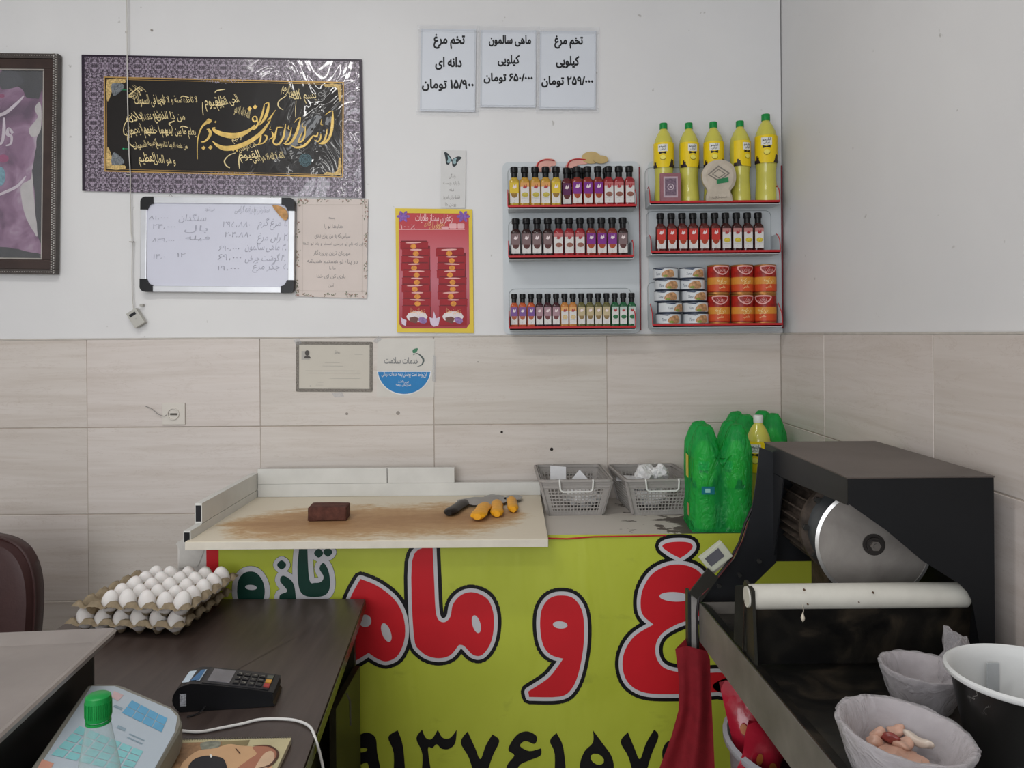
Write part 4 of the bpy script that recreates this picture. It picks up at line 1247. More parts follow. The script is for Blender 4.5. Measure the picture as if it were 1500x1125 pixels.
for a in (('الله لا اله الا هو', 355, 165, 24, 20, -22), ('الحی القیوم', 333, 150, 34, 22, 12), ('القیوم', 313, 152, 26, 26, 0),
          ('بسم الله', 445, 142, 36, 22, 4), ('الرحمن الرحیم', 425, 135, 26, 22, -25),
          ('الله لا اله الا هو الحی', 393, 231, 46, 17, 8), ('القیوم', 366, 229, 30, 20, 6), ('انت الرحمن', 362, 216, 26, 13, 20), ('الرحیم', 348, 203, 18, 13, 24),
          ('لا تاخذه سنة و لا نوم', 262, 148, 55, 17, 1), ('له ما فی السموات', 219, 148, 44, 24, 0), ('و ما فی الارض', 199, 134, 22, 24, 35),
          ('من ذا الذی', 250, 171, 42, 19, -2), ('یشفع عنده الا', 222, 172, 30, 22, 10), ('باذنه', 196, 173, 22, 24, 20),
          ('یعلم ما بین ایدیهم', 262, 194, 50, 19, -2), ('و ما خلفهم', 228, 193, 34, 21, 0), ('و لا یحیطون', 199, 191, 30, 24, 12),
          ('من علمه الا بما شاء وسع', 252, 214, 46, 13, -4), ('کرسیه السموات', 213, 212, 36, 17, 12),
          ('و هو العلی', 241, 235, 32, 20, -3), ('العظیم', 216, 234, 26, 24, 3)):
    ctext(*a)
for L in ([(205, 127, 3), (195, 135, 5), (188, 141, 8), (194, 142, 4)], [(195, 168, 3), (183, 182, 4), (182, 196, 4), (190, 199, 3)], [(190, 190, 3), (187, 204, 4), (194, 214, 5), (205, 216, 3)], [(345, 224, 3), (335, 228, 4), (329, 236, 6), (332, 243, 5), (337, 246, 3)], [(420, 140, 3), (409, 148, 5), (408, 156, 5), (415, 161, 3)], [(352, 223, 4), (350, 235, 5), (351, 247, 3)], [(297, 150, 3), (297, 160, 4), (298, 169, 3)], [(315, 136, 3), (318, 133, 5), (330, 131, 3)], [(434, 148, 2), (433, 160, 3), (433, 172, 2)], [(264, 144, 2), (268, 141, 5), (277, 143, 3)], [(264, 188, 2), (267, 185, 5), (276, 187, 3)], [(256, 177, 4), (248, 181, 6), (250, 184, 3)]):
    flat('flourish', [nib2([cp.px(x, y) + (ww * .32 * cp.k(),) for x, y, ww in L])], GOLDP, r0, -.0013)
GL = M('green glitter', '2fbf7c', .3)
for x, y in ((178, 132), (181, 218)):
    flat('green_spark', [disc2(*cp.px(x, y), .0028, .002), rect2(cp.px(x, y)[0], cp.px(x + 9, y)[0], cp.px(x, y)[1] - .0005, cp.px(x, y)[1] + .0005)], GL, r0, -.0016)

# framed picture cut by the left edge
fp = Sheet('framed_picture', 'framed purple and white painting in a dark brown frame with silver beading', 'picture', (-170, 77), (85.5, 80), (-170, 399), WY - .016)
r0 = fp.root
w2, h2 = fp.w / 2, fp.h / 2
k = fp.k()
WOODF = M('dark brown lacquered wood', '3a2c28', .3, var=.2, coat=.3)
def frame(b, x, z, wd, y0, y1):
    for a in ((-x, x, z - wd, z), (-x, x, -z, -z + wd), (-x, -x + wd, -z + wd, z - wd), (x - wd, x, -z + wd, z - wd)):
        b.box(a[0], a[1], y0, y1, a[2], a[3], .002)
    return b
frame(B(), w2, h2, 7 * k, -.010, .014).obj('outer_moulding', M('grey brown moulding', '4c4643', .4, .2), r0)
frame(B(), w2 - 7.2 * k, h2 - 7.2 * k, 14 * k, -.006, .012).obj('inner_moulding', WOODF, r0)
frame(B(), w2 - 21.3 * k, h2 - 21.3 * k, 2.4 * k, -.003, .010).obj('silver_fillet', M('silver fillet', 'a29c96', .35, .4), r0)
bb = B()
n = int(2 * h2 / .0085)
for i in range(n):
    z = -h2 + (i + .5) * 2 * h2 / n
    for q in (0, 1):
        bb.lathe([(.0001, -.003), (.0026, -.0015), (.003, 0), (.0026, .0015), (.0001, .003)], 6, Matrix.Translation((w2 - (2.6 + q * 3.4) * k, -.0105, z + q * .004)) @ Matrix.Rotation(.6 if (i + q) % 2 else -.6, 4, 'Y'))
n = int(2 * w2 / .0085)
for i in range(n):
    x = -w2 + (i + .5) * 2 * w2 / n
    for zz in (h2 - 3 * k, -h2 + 3 * k):
        bb.lathe([(.0001, -.0022), (.0018, 0), (.0001, .0022)], 5, Matrix.Translation((x, -.0105, zz)) @ Matrix.Rotation(1.2, 4, 'Y'))
tag(bb.obj('silver_beading', M('silver leaf', 'c9c6c2', .3, .7, var=.4, vs=200), r0, True), kind='stuff')
iw, ih = w2 - 23.5 * k, h2 - 23.5 * k
B().box(-iw, iw, .004, .006, -ih, ih).obj('backing', M('dark grey print', '4b4c50', .3, coat=.5), r0)
s = NT('purple cloud print')
cl = s.ramp(s.noise(7, 5, 1.2), [(0.3, lin('5f4660')), (0.45, lin('8a6685')), (0.58, lin('a584a0')), (0.75, lin('c9bcc8'))])
s.base(cl); s.b.inputs['Coat Weight'].default_value = .5; s.b.inputs['Roughness'].default_value = .4
pp = fp.pts([(-120, 100), (2, 102), (8, 120), (30, 128), (38, 142), (56, 145), (62, 128), (61, 180), (54, 200), (50, 230), (46, 250), (49, 280), (52, 330), (57, 352), (63, 362), (60, 372), (30, 366), (10, 362), (-60, 362), (-120, 360)])
rg = []
for i in range(len(pp)):
    a, b_ = pp[i], pp[(i + 1) % len(pp)]
    for t in (0, .25, .5, .75):
        rg.append((a[0] + (b_[0] - a[0]) * t + rn.uniform(-1, 1) * .002, a[1] + (b_[1] - a[1]) * t + rn.uniform(-1, 1) * .002))
pt = flat('painting', [poly2(rg)], s.m, r0, .0035)
wv = M('white cloud print', 'cdc8c8', .4, var=.08, vs=30, coat=.4)
def torn(L):
    q = smooth2(fp.pts(L), 4)
    return poly2([(x + rn.uniform(-.001, .001), z + rn.uniform(-.001, .001)) for x, z in q])
flat('white_cloud', [torn([(58, 150), (50, 158), (54, 172), (42, 188), (46, 200), (56, 196), (60, 180)]), torn([(46, 250), (44, 262), (30, 272), (32, 300), (38, 320), (46, 335), (54, 345), (50, 300)])], wv, pt, .0031)
flat('grey_cloud', [torn([(0, 105), (20, 104), (30, 112), (32, 122), (12, 130), (0, 128)])], M('grey cloud print', '55565c', .4, coat=.4), pt, .0031)
LV = M('lilac lettering', 'dcd0da', .4)
flat('painted_lettering', [nib2([fp.px(x, y) + (ww * k,) for x, y, ww in L]) for L in ([(-20, 172, 2), (5, 166, 5), (25, 150, 4), (34, 140, 2)], [(5, 172, 3), (5, 190, 5), (2, 208, 4), (-8, 214, 2)], [(18, 195, 4), (12, 188, 4), (10, 196, 5), (16, 200, 4), (15, 210, 3), (8, 213, 2)], [(-15, 290, 2), (5, 282, 4), (25, 272, 4), (37, 258, 2)])], LV, pt, .0029)
flat('pink_blot', [disc2(*fp.px(4, 232), 8 * k, 6 * k), disc2(*fp.px(2, 140), 4 * k, 3 * k)], M('pink print', 'a1587c', .4), pt, .0031)
flat('blue_blot', [disc2(*fp.px(0, 258), 7 * k, 14 * k)], M('blue print', '7fa9b8', .4, var=.3, vs=90), pt, .0030)
B().box(-iw, iw, -.001, 0, -ih, ih).obj('glass_pane', mat_clear('picture glass', (.98, .98, .98, 1), .02, '8c8c8c', 0, .05), r0)

# whiteboard
wbd = Sheet('whiteboard', 'small whiteboard with black corner caps and faint handwritten price list', 'whiteboard', (207, 288.5), (432, 290.5), (207, 427.5), WY - .014)
r0 = wbd.root; w2, h2 = wbd.w / 2, wbd.h / 2; k = wbd.k()
sheetb = M('whiteboard surface', 'cdcedb', .25, var=.03, vs=3)
B().prism(rrect(-w2 + .01, w2 - .01, -h2 + .01, h2 - .01, .012), .004, Matrix.Translation((0, -.003, 0))).obj('writing_surface', sheetb, r0)
al = M('brushed aluminium frame', 'c2c3c6', .35, .5, var=.05)
fr = B()
fr.box(-w2 + .02, w2 - .02, -.008, .008, h2 - 9 * k, h2, .002).box(-w2 + .02, w2 - .02, -.008, .008, -h2, -h2 + 9 * k, .002)
fr.box(-w2, -w2 + 9 * k, -.008, .008, -h2 + .02, h2 - .02, .002).box(w2 - 9 * k, w2, -.008, .008, -h2 + .02, h2 - .02, .002)
fr.obj('frame', al, r0)
for sx in (-1, 1):
    for sz in (-1, 1):
        o = [(0, 0)]
        q = 19 * k
        pts = [(w2 - q, h2)] + [(w2 - .018 + .018 * math.sin(R(a)), h2 - .018 + .018 * math.cos(R(a))) for a in range(0, 91, 15)] + [(w2, h2 - q), (w2 - 10 * k, h2 - q), (w2 - 12 * k, h2 - 14 * k), (w2 - 15 * k, h2 - 11 * k), (w2 - q, h2 - 10 * k)]
        B().prism([(x * sx, z * sz) for x, z in pts], .02, Matrix.Translation((0, -.011, 0))).obj('corner_cap', BLACKPL, r0)
PEN = M('faint marker ink', 'a3a4b2', .5, var=.3, vs=50)
hw = []
def wr_(s_, x, y, wpx, hpx, dark=True, ang=0):
    X, Z = wbd.px(x, y)
    hw.append(text2(s_, X, Z, hpx * k, wpx * k, R(ang), skew=.2))
for a in (('سفارش پذیرفته گرامی', 370, 308, 50, 13, 1), ('می شود', 308, 307, 14, 9), ('۱. مرغ گرم', 400, 328, 42, 15), ('۲۹۵،۸۸۰', 347, 329, 40, 12), ('۲. ران مرغ', 400, 350, 45, 15), ('۲۰۴،۸۸۰', 349, 344, 38, 11),
          ('۳. ماهی سالمون', 390, 363, 60, 14), ('۶۹۰،۰۰۰', 336, 364, 30, 11), ('۴. گوشت چرخی', 389, 379, 58, 14), ('۶۹،۰۰۰', 337, 377, 34, 13), ('۵. جگر مرغ', 397, 392, 52, 13), ('۱۹،۰۰۰', 335, 393, 32, 10),
          ('سنگدان', 283, 320, 40, 13), ('۸۱،۰۰۰', 233, 319, 28, 8), ('بال', 288, 336, 34, 12), ('۲۴،۰۰۰', 241, 332, 34, 10), ('فیله', 290, 349, 36, 9), ('۸۳۹،۰۰۰', 240, 352, 32, 9), ('۱۴،۰', 234, 376, 18, 10), ('۱۲', 266, 374, 12, 9)):
    wr_(a[0], a[1], a[2], a[3], a[4])
for h_ in hw: flat('handwritten_line', [h_], PEN, r0, -.0034)
flat('orange_sticker', [poly2(smooth2(wbd.pts([(400, 302), (410, 302), (420, 308), (423, 318), (419, 323), (412, 318)]), 4))], M('orange brown sticker', 'b98a52', .4, var=.4, vs=60), r0, -.009)
for x in (249, 398):
    B().tube([(wbd.px(x - 2, 289)[0], 0, h2), (wbd.px(x, 284)[0], .004, h2 + .012), (wbd.px(x + 4, 289)[0], 0, h2)], .0008, 5).obj('hanging_wire', M('grey wire', '77736f', .4, .5), r0)

# flowery prayer sheet
fs_ = Sheet('floral_sheet', 'pale pink paper with a leafy border and faint verse, right of the whiteboard', 'paper', (434, 290.5), (538, 292), (434, 434), WY - .002)
r0 = fs_.root; w2, h2 = fs_.w / 2, fs_.h / 2; k = fs_.k()
B().prism([(-w2, -h2), (w2, -h2 - .004), (w2, h2), (-w2, h2)], .0008).obj('sheet', M('pale pink paper', 'd0c4bd', .5, var=.04, vs=5), r0)
lv = [[], [], []]
for j in range(420):
    t = rn.random() * 4; u = rn.random() ** .6
    side, v = int(t), t % 1
    if (math.sin(v * 21 + side * 2) < -.2): continue
    off = rn.uniform(0, .011) * (1 + .6 * (math.sin(v * 9 + side) > .7))
    x, z = ((-w2 + v * 2 * w2, h2 - off), (w2 - off, -h2 + v * 2 * h2), (-w2 + v * 2 * w2, -h2 + off), (-w2 + off, -h2 + v * 2 * h2))[side]
    lv[rn.randrange(3)].append(disc2(x, z, rn.uniform(.002, .0046), rn.uniform(.001, .0018), 6, rn.uniform(0, 3)))
for L, c in zip(lv, ('6b7560', '857a68', '98766c')):
    tag(flat('leaf_border', L, M('leaf print ' + c, c, .6, var=.2), r0, -.0005), kind='stuff')
for pts in ([(439, 300), (534, 300)], [(443, 294), (443, 429)], [(531, 294), (531, 430)], [(439, 426), (534, 427)]):
    flat('thin_rule', [ribbon2(fs_.pts(pts), .0004, False)], M('tan rule', 'a3988c', .6), r0, -.0006)
VL = [text2(s_, *fs_.px(x, y), hh * k, ww * k) for s_, x, y, ww, hh in (('بسمه', 486, 320, 9, 6), ('خداوندا تو را', 489, 332, 28, 8), ('سپاس که به من روزی دادی', 487, 346, 52, 9), ('ای که نام تو درمان است و یاد تو شفا', 488, 358, 88, 6), ('مهربان ترین پروردگار', 486, 371, 54, 8), ('در پناه تو هستیم همیشه', 487, 384, 74, 8), ('ما را', 487, 393, 9, 6), ('یاری کن ای خدا', 485, 405, 42, 8), ('آمین', 485, 418, 8, 6))]
flat('verse', VL, GREYINK, r0, -.0006)

# saffron poster
sp = Sheet('saffron_poster', 'red poster with yellow border showing two stacks of red tins', 'poster', (579, 305), (691.5, 306.5), (582, 487), WY - .002)
r0 = sp.root; k = sp.k()
q = sp.pts([(579, 305), (691.5, 306.5), (694, 488), (581.5, 487)])
B().prism(q, .0008).obj('sheet', M('yellow poster border', 'd9bd37', .4, var=.08, vs=6), r0)
s = NT('rose red poster print')
sx_ = s.n('ShaderNodeSeparateXYZ'); s.l(s.co(), sx_.inputs[0])
mr = s.n('ShaderNodeMapRange'); s.l(sx_.outputs[2], mr.inputs[0]); mr.inputs[1].default_value, mr.inputs[2].default_value = -.2, .2
s.base(s.ramp(mr.outputs[0], [(0.05, lin('a23340')), (0.4, lin('bd6a78')), (0.7, lin('c2606a')), (0.9, lin('b83a42'))]))
s.b.inputs['Roughness'].default_value = .6
rp = flat('red_field', [poly2(sp.pts([(584, 312), (686.5, 313), (688, 474), (683, 481), (590, 481), (585, 475)]))], s.m, r0, -.0005)
TC = [M('red tin print', '98101d', .45, var=.1, vs=25), M('dark red tin print', '6e0f1a', .45, var=.12)]
def c8(x, y): return sp.px(560 + .1867 * x, 290 + .1867 * y)
for (xa, xb, y0, y1, nn, lean) in ((148, 365, 345, 1000, 9, 16), (428, 645, 400, 1000, 8, 18)):
    flat('tin_shadow', [poly2([c8(xa + 20, y0), c8(xb + 10, y0 + 30), c8(xb + 18, y1), c8(xa + 25, y1 + 5)])], TC[1], rp, -.0008)
    st = (850 - y0) / (nn)
    for j in range(nn + 1):
        y = y0 + j * st
        dx = lean * j / nn + ((j * 5) % 3 - 1) * 6
        hh = st * 1.05 if j < nn else 150
        flat('tin_body', [poly2([c8(a, b) for a, b in smooth2([(xa + dx, y + 10), (xa + dx + 15, y - 4), (xb + dx - 15, y - 4), (xb + dx, y + 10), (xb + dx, y + hh, 'c'), (xa + dx, y + hh, 'c')], 2)])], TC[0], rp, -.0010 - j * .00002)
        flat('tin_edge', [poly2([c8(a, b) for a, b in ((xa + dx + 8, y - 10), (xb + dx - 8, y - 10), (xb + dx - 3, y - 2), (xa + dx + 3, y - 2))])], TC[1], rp, -.00135)
        if j < nn:
            flat('tin_highlight', [poly2([c8(a, b) for a, b in ell((xa + xb) / 2 + dx + (j % 3 - 1) * 6, y + 6, 64 - (j % 2) * 16, 6, (j % 3 - 1) * 2, 10)])], M('pale pink sheen', 'e0a9a4', .4), rp, -.0014)
            flat('tin_crest', [poly2([c8(a, b) for a, b in ell((xa + xb) / 2 + dx + (j % 3 - 1) * 6, y + 36, 24, 20, 0, 10)])], M('orange crest', 'd58a2e', .4, var=.25, vs=90), rp, -.0015)
    cx = (xa + xb) / 2 + lean
    flat('white_cameo', [poly2([c8(a, b) for a, b in ell(cx, 932, 84, 44)])], M('cameo white', 'd9cfd0', .4), rp, -.0016)
    flat('brown_sweet', [poly2([c8(a, b) for a, b in ((cx - 60, 940), (cx - 15, 930), (cx + 15, 945), (cx - 5, 985), (cx - 55, 970))])], M('brown sweet print', '6b3a30', .4), rp, -.0018)
    flat('crocus', [poly2([c8(a, b) for a, b in ell(cx + 45, 960, 36, 26, 20, 7)])], M('violet crocus', '8a6aa0', .4, var=.4, vs=120), rp, -.0019)
    flat('white_caption', [text2('زعفران ممتاز', *c8(cx, 888), 10 * k, 22 * k)], M('caption gold', 'e3b27a', .4), rp, -.0018)
flat('white_crocus', [poly2([c8(a, b) for a, b in ((370, 935), (395, 945), (405, 890), (425, 945), (455, 930), (440, 1000), (405, 1010), (380, 990))])] + [poly2([c8(a, b) for a, b in ((145, 935), (165, 950), (190, 960), (185, 1005), (155, 990))])], M('white petals', 'd2c0d2', .4, var=.1), rp, -.0020)
for cx, cy, sgn in ((165, 145, 1), (635, 145, -1)):
    fl_ = []
    for a in range(0, 360, 60):
        fl_.append(poly2([c8(p, q) for p, q in ell(cx + 26 * math.cos(R(a)), cy + 22 * math.sin(R(a)), 28, 12, a, 8)]))
    flat('purple_crocus', fl_, M('purple crocus print', '8055a5', .4, var=.35, vs=150), rp, -.0012)
flat('poster_title', [text2('زعفران ممتاز طلایات', *c8(405, 162), 15 * k, 54 * k, bold=.01)], M('title pink', 'eac4c4', .4), rp, -.0012)
flat('poster_subtitle', [text2('محصولی از قنادی', *c8(410, 205), 10 * k, 30 * k), text2('طلایی', *c8(420, 228), 9 * k, 18 * k)], MATS['caption gold'], rp, -.0012)
flat('poster_badge', [poly2([c8(a, b) for a, b in L]) for L in (rrect(525, 583, 200, 240, 8), rrect(590, 645, 200, 240, 8), rrect(465, 520, 224, 244, 6))] + [poly2([c8(a, b) for a, b in rrect(130, 648, 244, 250, 2)])], M('badge rose', 'dba3a6', .4), rp, -.0012)
flat('poster_badge', [text2('۱۰۰٪', *c8(200, 225), 9 * k, 22 * k)], MATS['badge rose'], rp, -.0012)

# three price sheets under clear tape
SLEEVE = mat_clear('clear tape', (.985, .985, .99, 1), .12, 'e8eaec', .9, .1, 40)
for TL, TR, BL, lines, nm in (((616, 42), (697, 43), (615.5, 163), (('تخم مرغ', 658, 61, 46, 17), ('دانه ای', 657, 93, 39, 17), ('۱۵/۹۰۰ تومان', 656, 125, 76, 16)), 'left of the three, egg price by the piece'),
                              ((703.5, 44), (785, 44.5), (704, 157), (('ماهی سالمون', 747, 60, 62, 15), ('کیلویی', 745, 89, 32, 15), ('۶۵۰/۰۰۰ تومان', 744.5, 115, 72, 14)), 'middle of the three, salmon price by the kilo'),
                              ((790.5, 45), (873, 45.5), (790.5, 160), (('تخم مرغ', 833, 62, 42, 15), ('کیلویی', 831.5, 91, 34, 16), ('۲۵۹/۰۰۰ تومان', 831, 120, 76, 15)), 'right of the three, egg price by the kilo')):
    ps = Sheet('price_sheet', f'white printed Persian price sheet, {nm}', 'price sheet', TL, TR, BL, WY - .002, 'price sheets on the wall')
    B().box(-ps.w / 2, ps.w / 2, 0, .0008, -ps.h / 2, ps.h / 2).obj('sheet', M('cool white paper', 'cfd3da', .4, var=.02, vs=4), ps.root)
    flat('faint_rule', [ribbon2([(-ps.w / 2 + .004, -ps.h / 2 + .006), (ps.w / 2 - .004, -ps.h / 2 + .006), (ps.w / 2 - .004, ps.h / 2 - .004), (-ps.w / 2 + .004, ps.h / 2 - .004)], .0004)], M('faint rule', 'b3b9bf', .5), ps.root, -.0004)
    for s_, x, y, ww, hh in lines:
        flat('lettering', [text2(s_, *ps.px(x, y), hh * 1.12 * ps.k(), ww * ps.k(), bold=.060)], INK, ps.root, -.0006)
    tb = B()
    for a in ((-ps.w / 2 - .012, ps.w / 2 + .012, ps.h / 2 - .012, ps.h / 2 + .014), (-ps.w / 2 - .012, ps.w / 2 + .012, -ps.h / 2 - .014, -ps.h / 2 + .008), (-ps.w / 2 - .010, -ps.w / 2 + .006, -ps.h / 2, ps.h / 2), (ps.w / 2 - .006, ps.w / 2 + .010, -ps.h / 2, ps.h / 2)):
        nx = 8
        tb.verts([(a[0] + (a[1] - a[0]) * i / nx, -.0012 + rn.uniform(-.0008, .0004), (a[2], a[3])[j] + rn.uniform(-.002, .002)) for i in range(nx + 1) for j in (0, 1)], [(2 * i, 2 * i + 2, 2 * i + 3, 2 * i + 1) for i in range(nx)])
    tb.obj('clear_tape', SLEEVE, ps.root, True)

# butterfly sticker on clear film
bs = Sheet('butterfly_sticker', 'clear sticker with a blue-black butterfly above tiny grey text', 'sticker', (646, 220), (682, 220.4), (646, 304), WY - .001)
r0 = bs.root; k = bs.k()
B().box(-bs.w / 2, bs.w / 2, 0, .0004, -bs.h / 2, bs.h / 2).obj('clear_film', M('wall-toned film', 'cbcac8', .35, var=.02, coat=.2), r0)
c9 = lambda L: [bs.px(640 + .0889 * x, 210 + .0889 * y) for x, y in L]
flat('wing', [poly2(smooth2(c9([(120, 150), (160, 150), (210, 200), (245, 265), (250, 290), (215, 320), (195, 350), (155, 340), (145, 290), (135, 220)]), 3)), poly2(smooth2(c9([(250, 270), (290, 240), (350, 215), (405, 230), (395, 255), (340, 310), (320, 360), (285, 385), (255, 370), (250, 310)]), 3))], M('dark wing', '2b3336', .5, var=.3), r0, -.0003)
flat('wing_patch', [poly2(smooth2(c9(L), 3)) for L in ([(175, 195), (205, 225), (235, 275), (225, 310), (190, 325), (165, 305), (185, 260)], [(262, 275), (300, 245), (325, 250), (310, 290), (320, 320), (290, 340), (262, 320)])], M('blue grey wing', '8fa9ad', .5, var=.3, vs=200), r0, -.0006)
flat('small_text', [text2(s_, *bs.px(640 + .0889 * x, 210 + .0889 * y), 7 * k, ww * k) for s_, x, y, ww in (('زندگی', 250, 540, 10), ('را باید زیست', 240, 655, 24), ('نه', 240, 765, 7), ('فقط برای امروز', 240, 890, 25), ('بودن ها', 225, 1010, 16))], GREYINK, r0, -.0004)

# certificate and health sticker on the tiles
cf = Sheet('certificate', 'small framed certificate with a grey patterned border taped to the tiles', 'certificate', (433, 500), (546, 500.5), (433.5, 574), WF - .001)
r0 = cf.root; w2, h2 = cf.w / 2, cf.h / 2; k = cf.k()
B().box(-w2, w2, 0, .0008, -h2, h2).obj('sheet', M('grey cream paper', 'c3bdb1', .45, var=.03, vs=5), r0)
flat('patterned_border', [ribbon2([(-w2 + .006, -h2 + .006), (w2 - .006, -h2 + .006), (w2 - .006, h2 - .006), (-w2 + .006, h2 - .006)], .0056)], M('grey brown pattern', '79736b', .5, var=.6, vs=400), r0, -.0006)
flat('small_portrait', [rect2(*[f(v) for f, v in ((lambda v: cf.px(v, 0)[0], 444), (lambda v: cf.px(v, 0)[0], 456))], cf.px(0, 525)[1], cf.px(0, 512)[1])], M('portrait paper', 'a8a49e', .5), r0, -.0004)
flat('portrait_figure', [disc2(*cf.px(450, 517), 3.2 * k, 4 * k), poly2(cf.pts([(445, 525), (447, 521), (453, 521), (456, 525)]))], M('dark figure', '4b4744', .5), r0, -.0007)
flat('small_print', [text2('بسمه تعالی', *cf.px(494, 516), 7 * k, 8 * k)] + [rect2(cf.px(a, 0)[0], cf.px(b, 0)[0], cf.px(0, y)[1] - .0003, cf.px(0, y)[1] + .0003) for a, b, y in ((478, 500, 529), (475, 505, 534), (450, 530, 541), (455, 530, 544.5), (485, 530, 552), (468, 476, 558), (465, 476, 562), (484, 530, 566), (522, 534, 517))] + [disc2(*cf.px(454.5, 565.5), .002)], GREYINK, r0, -.0006)
hs = Sheet('health_sticker', 'round white health service sticker with a blue lower half', 'sticker', (552, 496), (636, 497), (552.5, 581), WF - .001)
r0 = hs.root; k = hs.k()
B().box(-hs.w / 2, hs.w / 2, 0, .0006, -hs.h / 2, hs.h / 2).obj('clear_backing', M('pale sticker film', 'c6c2ba', .3, var=.03), r0)
seg = [hs.px(592 + 38.5 * math.cos(a), 541 + 36 * math.sin(a)) for a in (R(6) + R(168) * t / 24 for t in range(25))]
flat('white_rim', [poly2(seg), ribbon2(seg, 1.6 * k)], M('sticker white', 'd7d9d9', .4), r0, -.0004)
flat('blue_half', [poly2(seg)], M('sticker blue', '0c76b4', .4, var=.06), r0, -.0008)
flat('white_lettering', [text2('این واحد تحت پوشش بیمه خدمات درمانی', *hs.px(592, 549), 8 * k, 66 * k, bold=.02), text2('می باشد', *hs.px(591, 559), 5 * k, 16 * k), text2('سازمان بیمه', *hs.px(591, 563.5), 6 * k, 22 * k)], M('sticker white', 'd7d9d9'), r0, -.0011)
flat('grey_lettering', [text2('خدمات سلامت', *hs.px(588, 528), 13 * k, 50 * k, bold=.01)], M('slate lettering', '77797a', .5), r0, -.0006)
flat('swoosh', [nib2([hs.px(x, y) + (ww * k,) for x, y, ww in ((605, 520, .6), (612, 518, 1.4), (620, 526, 3), (618, 534, 1.6), (611, 537, .5))])], M('dark swoosh', '55605d', .5), r0, -.0006)
flat('green_leaf', [poly2(smooth2(hs.pts([(605, 517), (605, 512), (612, 510), (610, 516)]), 3))], M('leaf green', '3f7a5a', .5), r0, -.0006)
for (x, y, L) in ((430, 498, [(0, 0), (9, -2), (12, 5), (4, 8)]), (486, 576, [(0, 0), (15, -2), (18, 5), (4, 6)]), (546, 494, [(0, 6), (8, -2), (14, 2), (6, 9)]), (636, 520, [(-2, 0), (3, 2), (2, 40), (-3, 38)])):
    tp_ = tag(B().plate([P(x + a, y + b, WF - .002) for a, b in L], .0006).obj('tape_scrap', SLEEVE), {430: 'torn clear tape at the upper left corner of the certificate', 486: 'torn clear tape below the certificate', 546: 'torn clear tape between certificate and blue health sticker', 636: 'strip of clear tape right of the blue health sticker'}[x], 'tape', 'clear tape scraps')

# wall socket
q = P(255, 606, WF - .001)
so = thing('wall_socket', 'white square wall socket on the tiles above the egg trays', 'socket', q)
B().box(-.040, .040, -.006, 0, -.038, .038, .003).obj('face_plate', M('socket white', 'cfc9c0', .4, var=.02), so)
B().lathe([(.021, 0), (.021, .004), (.018, .004), (.017, -.004)], 24, Matrix.Translation((0, -.006, 0)) @ Matrix.Rotation(PI / 2, 4, 'X'), cap=False).obj('socket_ring', MATS['socket white'], so, True)
B().box(-.010, .014, -.010, -.005, -.004, .002, .001).obj('dark_contact', M('dark socket slot', '55504a', .5), so)
B().tube([(-.014, -.008, .002), (-.03, -.010, -.008), (-.052, -.006, -.002), (-.075, -.004, .018), (-.10, -.002, .028)], .001, 5).obj('thin_wire', GREYINK, so, True)

# sensor on its thin cable
def wallpts(L, d): return [P(x, y, d) for x, y in L]
cbp = [Vector(p + (0,) if len(p) == 2 else p) for p in []]
pts = wallpts([(184, -220), (185, -60), (186, 60), (187, 150), (189, 225), (191, 255)], WY - .012) + wallpts([(191, 290), (192, 340), (194, 358), (193, 400), (194, 440), (196, 455)], WY - .008)
tag(B().tube(pts, .0019, 6).obj('sensor_cable', M('off white cable', 'c6c3bd', .5, var=.03), None, True), 'thin white cable hanging down the wall across the calligraphy poster', 'cable')
q = P(200, 466, WY - .012)
sn = thing('wall_sensor', 'small pale grey sensor box hanging tilted at the end of the thin cable', 'sensor', q, (0, R(-32), 0))
B().box(-.020, .020, -.010, .010, -.030, .030, .003).obj('housing', M('sensor grey', 'b5b3ac', .4, var=.03), sn)
B().box(-.013, .011, -.0115, -.009, .010, .020, .0008).obj('dark_window', BLACKPL, sn)
flat('small_mark', [text2('x', .001, -.004, .012)], GREYINK, sn, -.0105)
q = P(208, 447, WY - .006)
tag(B().box(-.006, .006, -.006, .006, -.004, .004, .001).obj('cable_clip', M('clip grey', 'a9a6a0', .5), None, loc=q), 'tiny grey cable clip on the wall just above the sensor box', 'clip')
for x, y, nm in ((189, 256, 'higher'), (194, 354, 'lower')):
    tag(B().box(-.010, .004, -.004, .008, -.0015, .0015, .0005).obj('cable_clip', MATS['clip grey'], None, loc=P(x, y, WY - .012)), f'{nm} small nail clip holding the hanging cable left of the whiteboard', 'clip')

# ------------------------------------------------------------------ desk, chair
A = Q(535, 877, DK); Bn = Q(448, 1118, DK)
dr = (Bn - A).normalized()
N0 = A + dr * 1.55
lf = Vector((-1.16, A.y + .01, DK))
LN = lf + dr * 1.55 + Vector((-.02, 0, 0))
ds = thing('desk', 'dark walnut laminate desk in front of the banner', 'desk', (0, 0, 0))
b = B(); b.plate([v - Vector((0, 0, .014)) for v in (A, N0, LN, lf)], .028)
bmesh.ops.bevel(b.bm, geom=[e for e in b.bm.edges], offset=.0015, segments=1, affect='EDGES')
b.obj('desk_top', WOOD, ds)
EDG = M('olive desk edge band', '3d3d22', .25, var=.3, vs=12)  # mottled olive colour along the right edge of the slab
off = Vector((.0012, 0, 0))
B().plate([A + off - Vector((0, 0, .003)), N0 + off - Vector((0, 0, .003)), N0 + off - Vector((0, 0, .027)), A + off - Vector((0, 0, .027))], .001).obj('edge_band', EDG, ds)
DP2 = M('dark olive desk panel', '2c2a1c', .35, var=.2)
